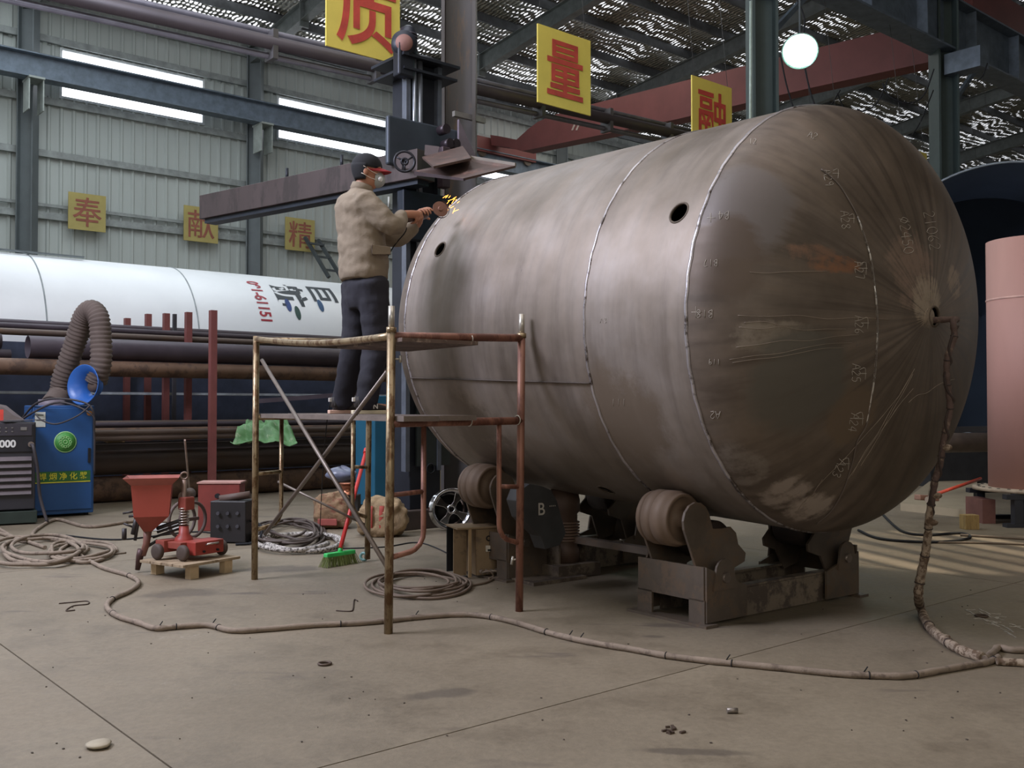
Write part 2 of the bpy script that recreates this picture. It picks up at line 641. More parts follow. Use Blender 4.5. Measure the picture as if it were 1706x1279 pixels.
rm = MB()
rm.add([P(-10, DW + 0.4, zr(DW + 0.4) + 0.35), P(70, DW + 0.4, zr(DW + 0.4) + 0.35), P(70, 6, zr(6) + 0.35), P(-10, 6, zr(6) + 0.35)], [(0, 1, 2, 3)])
roof = rm.build('ceiling', roof_mat(), fix=False); roof['kind'] = 'structure'
raf_m = M('grey_rafter_paint', '6c7270', 0.5)
pur_m = M('grey_purlin', '63676a', 0.5)
for s_ in wc:
    MB().ibeam(P(s_, DW - 0.2, zr(DW) - 0.15), P(s_, 6.5, zr(6.5) - 0.15), 0.25, 0.5, 0.02).build('rafter', raf_m, roof)
    # splice plate near the knee
    MB().box(P(s_, DW - 3.2, zr(DW - 3.2) - 0.2), (0.26, 0.05, 0.75), RB).build('splice_plate', raf_m, roof)
for k in range(14):
    D_ = DW - 0.3 - 1.5 * k
    if D_ > 6.3:
        MB().box(P(30, D_, zr(D_) + 0.22), (78, 0.08, 0.24), RB).build('purlin', pur_m, roof)
# end wall far to the right
we = MB().box(P(68, 12, 6), (0.2, 40, 12), RB).build('wall_right', wall_mat); we['kind'] = 'structure'

nr = MB()
nr.add([P(-14, 6.2, zr(6.2) + 0.35), P(70, 6.2, zr(6.2) + 0.35), P(70, -14, zr(6.2) - 1.6), P(-14, -14, zr(6.2) - 1.6)], [(0, 1, 2, 3)])
o = nr.build('ceiling', M('near_bay_roof_sheet', '77797a', 0.6, 0.2, 0.2, 2), fix=False); o['kind'] = 'structure'
for nm_, c_, sz_ in (('wall_left', P(-14, 6, 6), (0.2, 42, 14)), ('wall_front', P(28, -13.5, 6), (84, 0.2, 14))):
    o = MB().box(c_, sz_, RB).build(nm_, wall_mat); o['kind'] = 'structure'

# ---------------------------------------------------------------- the steel tank on its rollers
TR = 1.268
taz, tel = -0.659, 0.0383
ta = V((math.sin(taz) * math.cos(tel), math.cos(taz) * math.cos(tel), math.sin(tel)))
tn = V((math.cos(taz), -math.sin(taz), 0))
tz = tn.cross(ta)
TC = V((1.5089, 4.691, 0.4064)) * TR + V((0, 0, H))
TM = Matrix((tn, ta, tz)).transposed().to_4x4()
TM.translation = TC
TI = TM.inverted()
Y2, Y1, HB = 0.626 * TR, 2.2011 * TR, 0.5 * TR


def tank_hit(u, v, part='shell'):
    o = TI @ V((0, 0, H)); d = TI.to_3x3() @ ray(u, v)
    if part == 'shell':
        A_, B_, C_ = d.x ** 2 + d.z ** 2, 2 * (o.x * d.x + o.z * d.z), o.x ** 2 + o.z ** 2 - TR ** 2
    else:
        k = (TR / HB) ** 2
        A_ = d.x ** 2 + d.z ** 2 + k * d.y ** 2
        B_ = 2 * (o.x * d.x + o.z * d.z + k * o.y * d.y)
        C_ = o.x ** 2 + o.z ** 2 + k * o.y ** 2 - TR ** 2
    q = B_ * B_ - 4 * A_ * C_
    t = (-B_ - math.sqrt(max(q, 0))) / (2 * A_)
    p = o + d * t
    if part == 'shell':
        nrm = V((p.x, 0, p.z)).normalized()
    else:
        nrm = V((p.x, p.y * (TR / HB) ** 2, p.z)).normalized()
    return p, nrm


def tank_metal(name, base, light, dark, head=False):
    m, nt, N, L, bs = newmat(name)
    big = noise(N, L, 1.1, 5, rough=0.6)
    if head:
        tc = N.new('ShaderNodeTexCoord'); sep = N.new('ShaderNodeSeparateXYZ')
        L.new(tc.outputs['Object'], sep.inputs[0])
        at = N.new('ShaderNodeMath'); at.operation = 'ARCTAN2'
        L.new(sep.outputs[2], at.inputs[0]); L.new(sep.outputs[0], at.inputs[1])
        cmb = N.new('ShaderNodeCombineXYZ')
        ml = N.new('ShaderNodeMath'); ml.operation = 'MULTIPLY'; ml.inputs[1].default_value = 5.0
        L.new(at.outputs[0], ml.inputs[0]); L.new(ml.outputs[0], cmb.inputs[0])
        L.new(sep.outputs[1], cmb.inputs[1])
        n1 = N.new('ShaderNodeTexNoise'); n1.inputs['Scale'].default_value = 3.0; n1.inputs['Detail'].default_value = 6
        L.new(cmb.outputs[0], n1.inputs['Vector'])
        streak = n1.outputs['Fac']
    else:
        streak = noise(N, L, 2.6, 6, stretch=(0.35, 3.5, 0.35), rough=0.65, off=2)
    c = ramp(N, L, big, [(0.3, lin(dark)), (0.5, lin(base)), (0.72, lin(light))])
    d = ramp(N, L, streak, [(0.36, (0.72, 0.7, 0.7)), (0.5, (1, 1, 1)), (0.62, (1.18, 1.16, 1.14))])
    c = mixc(N, L, 0.85 if head else 0.5, c, d, 'MULTIPLY')
    fine = noise(N, L, 9, 8, stretch=(0.6, 1.6, 0.6), rough=0.8, off=8)
    spots = ramp(N, L, fine, [(0.66, (0, 0, 0)), (0.72, (0.6, 0.6, 0.6))])
    c = mixc(N, L, spots, c, lin('4b4550'))

    def patch(c, pos, rad, colour, thr=0.48, sc=5, squash=(1, 1, 1), power=0.85):
        tc = N.new('ShaderNodeTexCoord'); mp = N.new('ShaderNodeMapping'); mp.vector_type = 'TEXTURE'
        mp.inputs['Location'].default_value = pos
        mp.inputs['Scale'].default_value = tuple(rad * q for q in squash)
        L.new(tc.outputs['Object'], mp.inputs[0])
        ln = N.new('ShaderNodeVectorMath'); ln.operation = 'LENGTH'
        L.new(mp.outputs[0], ln.inputs[0])
        r_ = ramp(N, L, ln.outputs['Value'], [(0.35, (1, 1, 1)), (1.0, (0, 0, 0))])
        nn = noise(N, L, sc, 6, rough=0.7, off=rad * 7)
        mlt = N.new('ShaderNodeMath'); mlt.operation = 'MULTIPLY'
        if head:
            ad = N.new('ShaderNodeMath'); ad.operation = 'ADD'; L.new(nn, ad.inputs[0]); L.new(streak, ad.inputs[1])
            hf = N.new('ShaderNodeMath'); hf.operation = 'MULTIPLY'; hf.inputs[1].default_value = 0.5; L.new(ad.outputs[0], hf.inputs[0])
            nn = hf.outputs[0]
        L.new(r_, mlt.inputs[0]); L.new(nn, mlt.inputs[1])
        k = ramp(N, L, mlt.outputs[0], [(thr - 0.1, (0, 0, 0)), (thr + 0.03, (power, power, power))])
        return mixc(N, L, k, c, lin(colour))
    if head:
        c = patch(c, tuple(tank_hit(1230, 345, 'head')[0]), 0.5, '665f5c', 0.38, 3)
        c = patch(c, tuple(tank_hit(1200, 430, 'head')[0]), 0.4, '54463a', 0.36, 3)
        c = patch(c, tuple(tank_hit(1395, 438, 'head')[0]), 0.36, '8a5f44', 0.5, 14, (1, 1, 0.3))
        c = patch(c, tuple(tank_hit(1520, 450, 'head')[0]), 0.45, '8d7768', 0.5, 9)
        c = patch(c, tuple(tank_hit(1545, 500, 'head')[0]), 0.3, 'ab9a86', 0.49, 14)
        c = patch(c, tuple(tank_hit(1310, 825, 'head')[0]), 0.3, '9c8f84', 0.48, 9)
        c = patch(c, tuple(tank_hit(1350, 850, 'head')[0]), 0.3, 'a3968a', 0.48, 12)
        c = patch(c, tuple(tank_hit(1290, 560, 'head')[0]), 0.45, '857a6d', 0.5, 10, (1, 1, 0.5))
        c = patch(c, tuple(tank_hit(1420, 690, 'head')[0]), 0.3, '6a5a4a', 0.38, 4)
        c = patch(c, tuple(tank_hit(1590, 470, 'head')[0]), 0.2, '9d8a78', 0.49, 14)
        c = patch(c, tuple(tank_hit(1350, 420, 'head')[0]), 0.35, '7d5f4c', 0.5, 14, (1, 1, 0.3))
        c = patch(c, tuple(tank_hit(1230, 780, 'head')[0]), 0.35, '7d736a', 0.49, 9)
        c = patch(c, tuple(tank_hit(1330, 640, 'head')[0]), 0.5, '5c574f', 0.4, 2)
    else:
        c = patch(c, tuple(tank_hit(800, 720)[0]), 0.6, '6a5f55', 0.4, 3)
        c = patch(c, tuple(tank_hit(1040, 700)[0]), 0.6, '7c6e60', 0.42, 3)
    L.new(c, bs.inputs['Base Color'])
    bs.inputs['Metallic'].default_value = 0.35 if head else 0.55
    rr = ramp(N, L, streak, [(0.3, (0.46, 0.46, 0.46)), (0.7, (0.6, 0.6, 0.6))])
    L.new(rr, bs.inputs['Roughness'])
    b = N.new('ShaderNodeBump'); b.inputs['Strength'].default_value = 0.12; b.inputs['Distance'].default_value = 0.01
    L.new(fine, b.inputs['Height']); L.new(b.outputs[0], bs.inputs['Normal'])
    return m


shell_m = tank_metal('rolled_steel_plate', '857a70', '9c938d', '6b6054')
head_m = tank_metal('dished_head_steel', '675b50', '7c7066', '4e4338', head=True)
weld_m = M('bright_weld_bead', 'b5b0b4', 0.3, 0.7, 0.2, 6, bump=0.2, second='5d5450', amount=0.35)
dark_edge = M('flame_cut_edge', '5a4e42', 0.7, 0.2, 0.2, 20)
chalk_m = M('chalk_line', 'a9a196', 0.9, 0, 0.1, 30)

tank = thing('steel_tank', 'huge brown grey unpainted steel tank lying on rollers behind the scaffold', 'tank', mat4=TM)


def solid_rev(prof, n=240):
    mb = MB()
    vs = []
    for r, y in prof:
        for i in range(n):
            a = 2 * PI * i / n
            vs.append(V((r * math.cos(a), y, r * math.sin(a))))
    k = len(prof)
    mb.add(vs, [(j * n + i, j * n + (i + 1) % n, ((j + 1) % k) * n + (i + 1) % n, ((j + 1) % k) * n + i) for j in range(k) for i in range(n)], True)
    return mb


def T(mb):
    mb.v = [TM @ p for p in mb.v]
    return mb


def cut(obj, cutters):
    for c in cutters:
        md = obj.modifiers.new('cut', 'BOOLEAN'); md.object = c; md.solver = 'EXACT'; md.operation = 'DIFFERENCE'
    dg = bpy.context.evaluated_depsgraph_get()
    me = bpy.data.meshes.new_from_object(obj.evaluated_get(dg))
    obj.modifiers.clear()
    me.set_sharp_from_angle(angle=0.5)
    obj.data = me
    for c in cutters:
        bpy.data.objects.remove(c)


TH = 0.014


def hole(u, v, r, part='shell'):
    p, n_ = tank_hit(u, v, part)
    mb = MB().cyl(p - n_ * 0.12, p + n_ * 0.12, r, n=32)
    T(mb)
    return mb.build('cutter', dark_edge, tank), p, n_


def sh(y0, y1):
    k = 24
    return T(solid_rev([(TR, y0 + (y1 - y0) * i / k) for i in range(k + 1)] + [(TR - TH, y1 - (y1 - y0) * i / k) for i in range(k + 1)]))


g = 0.003
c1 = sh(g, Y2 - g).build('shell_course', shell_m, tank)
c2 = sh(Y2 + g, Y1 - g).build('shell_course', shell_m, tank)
rims = []
h_, p_, n_ = hole(1131, 354, 0.062); cut(c1, [h_]); rims.append((p_, n_, 0.062))
hs_ = []
for u, v, r in ((733, 415, 0.058), (1010, 816, 0.06), (1085, 0, 0)):
    if r:
        h_, p_, n_ = hole(u, v, r); hs_.append(h_); rims.append((p_, n_, r))
cut(c2, hs_)
prof = [(TR * math.sin(a), -HB * math.cos(a)) for a in [0.03 + (PI / 2 - 0.03) * i / 26 for i in range(27)]]
inner = [(r * (1 - TH / TR), y * (1 - TH / HB)) for r, y in reversed(prof)]
hd = T(solid_rev(prof + inner)).build('dished_head', head_m, tank)
h_, p_, n_ = hole(1557, 527, 0.055, 'head'); cut(hd, [h_]); rims.append((p_, n_, 0.055))
hub = MB().cyl((0, -HB - 0.001, 0), (0, -HB + 0.02, 0), 0.05, n=24)
T(hub).build('centre_plate', head_m, tank)
prof2 = [(r, Y1 - y) for r, y in prof]; inner2 = [(r, Y1 - y) for r, y in inner]
T(solid_rev(prof2 + inner2)).build('dished_head', head_m, tank)
for p_, n_, r in rims:
    mb = MB().ring(p_ - n_ * 0.003, n_, r, 0.007, 28, 6)
    T(mb).build('opening_rim', dark_edge, tank)
for y, w in ((0, 0.012), (Y2, 0.010), (Y1, 0.011)):
    mb = MB()
    pts = [V((math.cos(2 * PI * i / 180) * TR, y + 0.003 * math.sin(i * 1.7), math.sin(2 * PI * i / 180) * TR)) for i in range(180)]
    mb.tube(pts, [(w * (1 + 0.1 * math.sin(i * 0.4)), w * 0.8) for i in range(180)], 6, True)
    T(mb).build('weld_seam', weld_m, tank)
# longitudinal seam of the long course
pa, na = tank_hit(800, 633)
ang = math.atan2(pa.z, pa.x)
mb = MB()
pts = [V((math.cos(ang) * TR, Y2 + (Y1 - Y2) * i / 40, math.sin(ang) * TR)) for i in range(41)]
mb.tube(pts, [(0.02, 0.005)] * 41, 6)
T(mb).build('longitudinal_seam', M('dark_scale_seam', '4c423b', 0.6, 0.3), tank)


def on_tank(pts, part='head', r=0.0022, k=4, lift=0.001):
    loc = []
    for u, v in pts:
        p, n_ = tank_hit(u, v, part); loc.append((p + n_ * lift))
    return catmull(loc, k) if k > 1 else loc


seam_px = [(1368, 282), (1395, 305), (1412, 330), (1428, 360), (1440, 395), (1450, 430), (1457, 480), (1461, 530), (1460, 585), (1455, 640), (1444, 705), (1428, 735), (1420, 770), (1405, 815), (1385, 850), (1360, 872)]
pts = on_tank(seam_px, k=6)
mb = MB()
mb.tube(pts, [(0.007, 0.004)] * len(pts), 6)
T(mb).build('petal_seam', M('dull_petal_seam', '6a6058', 0.5, 0.4), tank)
pts = on_tank(seam_px[3:11], k=8)
rs = [0.004 + 0.011 * max(0, math.sin(i * 0.55)) * (1 if i < 30 else 0.35) + 0.002 * math.sin(i * 2.1) for i in range(len(pts))]
mb = MB().tube(pts, [(a, 0.006) for a in rs], 6)
T(mb).build('ground_weld', M('bright_ground_weld', 'd3cfc8', 0.3, 0.7, 0.3, 25, second='8a847e', amount=0.4), tank)

# chalk writing, drawn as thin strokes on the surface
GL = {
    '0': [[(.5, 0), (.1, .25), (.1, .75), (.5, 1), (.8, .75), (.8, .25), (.5, 0)]],
    '1': [[(.4, 0), (.45, 1)]],
    '2': [[(.1, .8), (.4, 1), (.75, .8), (.6, .5), (.1, .02), (.8, .05)]],
    '3': [[(.1, .9), (.5, 1), (.7, .75), (.35, .52), (.75, .3), (.5, 0), (.1, .1)]],
    '4': [[(.6, 0), (.6, 1), (.1, .35), (.85, .35)]],
    '5': [[(.75, 1), (.25, 1), (.2, .6), (.6, .6), (.75, .3), (.5, 0), (.1, .1)]],
    '6': [[(.65, 1), (.2, .6), (.12, .2), (.45, 0), (.72, .22), (.45, .48), (.15, .3)]],
    '7': [[(.1, 1), (.75, 1), (.35, 0)]],
    '8': [[(.5, .5), (.15, .75), (.5, 1), (.75, .78), (.15, .25), (.45, 0), (.8, .22), (.5, .5)]],
    '9': [[(.7, .75), (.4, .5), (.15, .8), (.5, 1), (.7, .75), (.55, 0)]],
    'A': [[(0, 0), (.45, 1), (.85, 0)], [(.15, .4), (.7, .4)]],
    'B': [[(.15, 0), (.2, 1), (.7, .8), (.2, .52), (.8, .3), (.15, 0)]],
    '-': [[(.1, .5), (.6, .5)]],
    'o': [[(.5, .1), (.1, .45), (.5, .85), (.85, .5), (.5, .1)], [(.8, 1), (.2, 0)]],
    'T': [[(0, .5), (1, .5)], [(.45, .1), (.45, .95)]],
    'L': [[(0, .5), (.9, .5)], [(.75, 0), (.75, .95), (.1, .8)]],
}


def chalk(text, u, v, size, rot, part='head', r=0.0016):
    """rot: direction of writing in the picture plane, degrees clockwise from right"""
    a = math.radians(rot)
    dx = V((math.cos(a), math.sin(a))); dy = V((math.sin(a), -math.cos(a)))
    mb = MB(); adv = 0
    for ch in text:
        for st in GL.get(ch, []):
            pp = [V((u, v)) + dx * ((adv + x) * size * 0.75) + dy * (y * size) for x, y in st]
            mb.tube(on_tank([(p.x, p.y) for p in pp], part, k=3), r, 4)
        adv += 1
    T(mb).build('chalk_marking', chalk_m, tank)


chalk('A29', 1371, 284, 13, 80); chalk('L', 1387, 297, 16, 0)
chalk('A28', 1400, 352, 14, 85); chalk('L', 1413, 372, 16, 0)
chalk('A27', 1423, 436, 14, 85); chalk('L', 1430, 458, 22, 0)
chalk('A26', 1424, 526, 14, 90); chalk('L', 1434, 548, 20, 0)
chalk('A25', 1420, 606, 14, 92); chalk('L', 1430, 632, 20, 0)
chalk('A24', 1418, 688, 14, 100); chalk('L', 1424, 708, 22, 0)
chalk('A23', 1398, 764, 14, 115); chalk('L', 1402, 782, 20, 0)
chalk('B4', 1215, 352, 13, 180); chalk('T', 1178, 372, 18, 0)
chalk('B17', 1196, 432, 11, 180)
chalk('B18', 1188, 516, 13, 180); chalk('T', 1152, 531, 22, 0)
chalk('119', 1200, 598, 9, 180); chalk('A2', 1200, 685, 12, 180)
chalk('12', 1248, 240, 9, 0); chalk('A2', 1345, 228, 11, 20)
chalk('o2450', 1497, 362, 17, 82); chalk('21062', 1538, 353, 18, 80)
chalk('A3', 1000, 538, 8, 0, 'shell', 0.001); chalk('111', 1018, 676, 12, 0, 'shell', 0.001)
# long pale scrapes on the head
sc = MB()
random.seed(3)
for a, b in (((1230, 525), (1480, 532)), ((1230, 545), (1410, 548)), ((1225, 575), (1430, 560)), ((1215, 598), (1420, 568)), ((1220, 605), (1405, 578)), ((1525, 612), (1420, 790)), ((1522, 625), (1432, 775)), ((1520, 645), (1410, 800)), ((1500, 660), (1340, 835)), ((1590, 630), (1515, 668)), ((1250, 455), (1380, 452)), ((1545, 830), (1575, 700)), ((1370, 800), (1330, 850)), ((1240, 537), (1330, 540))):
    n_ = 5
    pp = [(a[0] + (b[0] - a[0]) * i / n_ + random.uniform(-2, 2), a[1] + (b[1] - a[1]) * i / n_ + random.uniform(-3, 3)) for i in range(n_ + 1)]
    l_ = on_tank(pp, 'head', k=4)
    sc.tube(l_, [(random.uniform(0.001, 0.0035), 0.0012) for _ in l_], 4)
T(sc).build('scrape_mark', M('pale_scrape', '97897a', 0.6, 0.3), tank)

# ---------------------------------------------------------------- front roller bed
RG = Matrix((tn, V((ta.x, ta.y, 0)).normalized(), UP)).transposed()
bn, ba = RG.col[0].copy(), RG.col[1].copy()
bed_m = M('brown_bed_paint', '7b6e5f', 0.6, 0.1, 0.2, 4, second='554a42', amount=0.5)
plate_m = M('dark_scaled_plate', '62574d', 0.45, 0.2, 0.25, 4, second='6b5a4b', amount=0.4)
rubber_m = M('dusty_brown_roller', '6e5b4b', 0.65, 0, 0.15, 5)
bolt_m = M('worn_bolt', '7e736b', 0.4, 0.6)
tealp = M('teal_stained_plate', '475a60', 0.5, 0.2, 0.3, 3)
pf0, pf1 = G(1181, 1054), G(1430, 998)


def roller_at(y, side, rr):
    """roller centre so that it touches the tank; side -1 left +1 right, at axial distance y"""
    phi = math.radians(33)
    c = V((side * math.sin(phi) * (TR + rr), y, -math.cos(phi) * (TR + rr)))
    return TM @ c


def roller_bed(y, label, front):
    rr = 0.165
    cl, cr = roller_at(y, -1, rr), roller_at(y, 1, rr)
    mid = (cl + cr) / 2; mid.z = 0
    t = thing('roller_bed', label, 'roller stand', mid)
    half = 0.76
    dd = 0.22

    def q(x, y_, z):
        return mid + bn * x + ba * y_ + UP * z
    fr = MB()
    for s_ in (-1, 1):
        fr.box(q(0, s_ * dd, 0.09), (2 * half - 0.3, 0.03, 0.17), RG)
        fr.box(q(0, s_ * (dd - 0.03), 0.18), (2 * half - 0.3, 0.07, 0.015), RG)
    fr.build('base_beam', bed_m, t)
    for s_ in (-1, 1):
        cc = MB()
        x0, x1 = sorted((s_ * half, s_ * (half - 0.36)))
        # cheek box: side plates and an outer end plate with feet
        for k in (-1, 1):
            cc.prism([(x0, 0.02), (x1, 0.02), (x1, 0.2), (x0, 0.34)] if s_ < 0 else [(x0, 0.02), (x1, 0.02), (x1, 0.3), (x0, 0.2)],
                     q(0, k * (dd + 0.045), 0), bn, UP, 0.016)
        cc.box(q(s_ * half, 0, 0.24), (0.016, 2 * dd + 0.09, 0.2), RG)
        for k in (-1, 1):
            cc.box(q(s_ * half, k * (dd - 0.01), 0.08), (0.016, 0.12, 0.14), RG)
        cc.box(q(s_ * half, 0, 0.008), (0.1, 2 * dd + 0.2, 0.016), RG)
        cc.build('end_box', plate_m, t)
    for s_, c in ((-1, cl), (1, cr)):
        lo = (c - mid)
        cx, cz = lo.dot(bn), lo.z
        px, pz = cx - s_ * 0.17, 0.27      # pivot
        ix, iz = cx - s_ * 0.31, cz - 0.15     # idle nose towards the middle
        rl = MB()
        prof_ = [(rr - 0.03, -0.13), (rr - 0.012, -0.12), (rr - 0.008, -0.09), (rr - 0.016, -0.088), (rr - 0.016, -0.075), (rr, -0.07), (rr, -0.01), (rr - 0.008, -0.006), (rr - 0.008, 0.0), (rr, 0.004), (rr, 0.08), (rr - 0.012, 0.085), (rr - 0.012, 0.12), (rr - 0.03, 0.13), (rr - 0.035, 0.10), (0.05, 0.10), (0.05, 0.16)]
        rl.lathe(c, -ba, prof_, 36)
        rl.lathe(c, ba, [(rr - 0.03, 0.13), (rr - 0.035, 0.10), (0.05, 0.10), (0.05, 0.16)], 36)
        rl.build('roller', rubber_m, t)
        ir = 0.12
        ic = mid + bn * ix + UP * iz
        mb = MB().lathe(ic, ba, [(0.02, -0.12), (ir - 0.01, -0.12), (ir, -0.1), (ir, 0.1), (ir - 0.01, 0.12), (0.02, 0.12)], 30)
        mb.build('roller', M('dark_idle_roller', '3a302c', 0.6), t)
        for k in (-1, 1):
            # swing cheek: rounded at the roller, narrowed between, rounded at the nose, pointed at the pivot
            pl = []

            def arc(cx_, cz_, r_, a0, a1, n_=7):
                for i in range(n_ + 1):
                    a = math.radians(a0 + (a1 - a0) * i / n_)
                    pl.append((cx_ + s_ * -r_ * math.cos(a), cz_ + r_ * math.sin(a)))
            arc(cx + s_ * -0.03, cz - 0.01, 0.115, 200, 20)
            pl.append((cx - s_ * 0.17, cz - 0.06))
            pl.append((ix + s_ * 0.05, iz + 0.085))
            pl.append((ix - s_ * 0.02, iz + 0.09))
            pl.append((ix - s_ * 0.07, iz + 0.05))
            pl.append((ix - s_ * 0.09, iz - 0.02))
            pl.append((ix - s_ * 0.16, iz - 0.08))
            pl.append((ix - s_ * 0.15, iz - 0.13))
            pl.append((ix - s_ * 0.02, iz - 0.17))
            pl.append((px - s_ * 0.08, pz - 0.12))
            pl.append((px + s_ * 0.08, pz - 0.09))
            o_ = mid + ba * (k * 0.175 - 0.008)
            mb = MB().prism(pl, o_, bn, UP, 0.018)
            mb.build('swing_cheek', plate_m, t, bevel=0.002)
            bp = M('boss_paint', '5c4f46', 0.5, 0.2)
            MB().cyl(c + ba * (k * 0.185), c + ba * (k * 0.2), 0.065, n=24).build('bearing_boss', bp, t)
            MB().cyl(ic + ba * (k * 0.185), ic + ba * (k * 0.2), 0.05, n=20).build('bearing_boss', bp, t)
            # pivot lug and bolt
            pp = mid + bn * px + UP * pz + ba * (k * (dd + 0.045))
            mb = MB()
            lug = [(px - 0.1, 0.2), (px + 0.1, 0.2)] + [(px + 0.08 * math.cos(a), pz + 0.04 + 0.07 * math.sin(a)) for a in [PI * i / 8 for i in range(9)]]
            mb.prism(lug, mid + ba * (k * (dd + 0.06)), bn, UP, 0.014)
            mb.build('pivot_lug', plate_m, t)
            mb = MB().cyl(pp, pp + ba * (k * 0.045), 0.032, n=6)
            mb.cyl(pp, pp + ba * (k * 0.028), 0.042, n=20)
            mb.build('pivot_bolt', bolt_m, t)
    return t


bed1 = roller_bed(0.547, 'near brown roller stand under the dished end of the big tank', True)

# ---------------------------------------------------------------- scaffold tower
gN, gR, gL, gF = G(647, 1055), G(865, 1018), G(424, 965), G(612, 935)
dNR = (gR - gN).normalized(); dNL = (gL - gN).normalized()
rust_m = M('rusty_red_brown_tube', '8a5f4e', 0.5, 0.3, 0.25, 6, second='6a4438', amount=0.5, stretch=(1, 1, 0.4))
galv_m = M('worn_yellowish_galvanised_tube', '9a876a', 0.35, 0.6, 0.25, 9, second='6b5138', amount=0.45, stretch=(1, 1, 0.5))
spig_m = M('bright_spigot', 'b5b0a6', 0.35, 0.6)
scaf = thing('scaffold_tower', 'rusty welded tube scaffold tower the worker stands on', 'scaffold', gN)


def stick(name, a, b, r, mat, parent, n=12):
    return MB().cyl(a, b, r, n=n).build(name, mat, parent)


def top_of(g, u, v):
    return At(u, v, g.y)


tN, tR, tL, tF = top_of(gN, 652, 545), top_of(gR, 869, 555), top_of(gL, 427, 560), top_of(gF, 616, 562)
stick('leg', gN, tN, 0.025, galv_m, scaf)
stick('leg', gR, tR, 0.024, rust_m, scaf)
stick('leg', gL, tL, 0.024, galv_m, scaf)
stick('leg', gF + UP * 0.02, tF, 0.024, galv_m, scaf)
for t_, d_ in ((tN, (tN - gN)), (tR, (tR - gR))):
    d_ = d_.normalized()
    mb = MB().cyl(t_ - d_ * 0.01, t_ + d_ * 0.12, 0.018, n=12)
    mb.build('spigot', spig_m, scaf)
    MB().cyl(t_ - d_ * 0.03, t_ + d_ * 0.0, 0.029, n=12).build('collar', galv_m, scaf)


def lerp(a, b, t):
    return a + (b - a) * t


def along(g, t, z):
    return lerp(g, t, z / t.z)


stick('top_rail', along(gN, tN, tN.z - 0.05), along(gR, tR, tR.z - 0.03), 0.024, rust_m, scaf)
stick('mid_rail', along(gN, tN, 1.175), along(gR, tR, 1.18), 0.024, rust_m, scaf)
stick('mid_rail', along(gL, tL, 1.19), along(gF, tF, 1.19), 0.022, galv_m, scaf)
stick('top_rail', along(gL, tL, tL.z - 0.03), along(gF, tF, tF.z - 0.03), 0.022, galv_m, scaf)
# hooked ladders welded inside each frame
for (gA, tA, gB, tB, mat_) in ((gN, tN, gR, tR, rust_m), (gL, tL, gF, tF, galv_m)):
    w = (gB - gA).length
    for (p, q_, tp, tq, k) in ((gA, gB, tA, tB, 0.235), (gB, gA, tB, tA, 0.16)):
        d_ = (q_ - p).normalized()
        a = p + d_ * k + UP * 1.17
        zb_ = 0.42 if mat_ is rust_m else 0.36
        path = [a, p + d_ * k + UP * (zb_ + 0.13)]
        path += [p + d_ * (k - 0.11 * (1 - math.cos(t))) + UP * (zb_ + 0.13 - 0.11 * math.sin(t)) for t in (0.3, 0.7, 1.1, 1.4)]
        path += [along(p, tp, zb_)]
        MB().tube(path, 0.016, 10).build('hooked_rail', mat_, scaf)
        stick('rung', along(p, tp, 0.77), p + d_ * k + UP * 0.78, 0.014, mat_, scaf)
# cross braces on the long side
b1, b2 = At(437, 600, gL.y - 0.02), At(645, 943, gN.y + 0.03)
b3, b4 = At(645, 618, gN.y + 0.03), At(440, 890, gL.y - 0.02)
br_m = M('grey_brace', '756a62', 0.45, 0.5, 0.2, 8)
for a, b in ((b1, b2), (b3, b4)):
    off = V((0, 0.03, 0)) if a is b3 else V((0, -0.01, 0))
    stick('cross_brace', a + off, b + off, 0.014, br_m, scaf)
stick('cross_brace', along(gF, tF, 0.75) - V((0.75, -0.03, 0.1)), along(gF, tF, 0.3) - V((0.02, 0, 0)), 0.01, br_m, scaf)
pin = At(664, 598, gN.y)
MB().cyl(pin - V((0.03, 0, 0)), pin + V((0.01, 0, 0)), 0.006, n=8).cyl(pin + V((0.01, 0, -0.02)), pin + V((0.01, 0, 0.02)), 0.008, n=8).build('lock_pin', spig_m, scaf)
pin = At(852, 932, gR.y)
MB().cyl(pin - V((0.0, 0, 0)), pin + V((0.04, 0, 0.002)), 0.006, n=8).cyl(pin + V((0, 0, -0.03)), pin + V((0.01, 0, 0.02)), 0.008, n=8).build('lock_pin', spig_m, scaf)
for tt in (0.58, 0.97):
    for z_ in (1.175, tN.z - 0.05):
        if tt > 0.9 and z_ > 1.3:
            continue
        c = lerp(along(gN, tN, z_), along(gR, tR, z_ + 0.01), tt)
        MB().ring(c, dNR, 0.028, 0.004, 20, 6).build('wire_tie', spig_m, scaf)
mb = MB().ring(gF + UP * 0.04 + V((-0.03, 0, 0)), V((0.3, 1, 0)), 0.028, 0.012, 18, 8)
mb.build('foot_ring', M('pale_teal_paint', '7fa9a8', 0.4), scaf)
# side tube, sagging
s0, s1 = along(gL, tL, tL.z - 0.02), along(gN, tN, tN.z - 0.05)
pts = [lerp(s0, s1, i / 12) - UP * (0.035 * math.sin(PI * i / 12)) for i in range(13)]
tag(MB().tube(pts, 0.022, 10).build('loose_tube', galv_m), 'sagging galvanised tube tied along the scaffold top, at the thighs of the worker', 'tube')
board_m = M('grey_weathered_board', '6e625a', 0.8, 0, 0.3, 7, stretch=(0.3, 1, 1), bump=0.3)


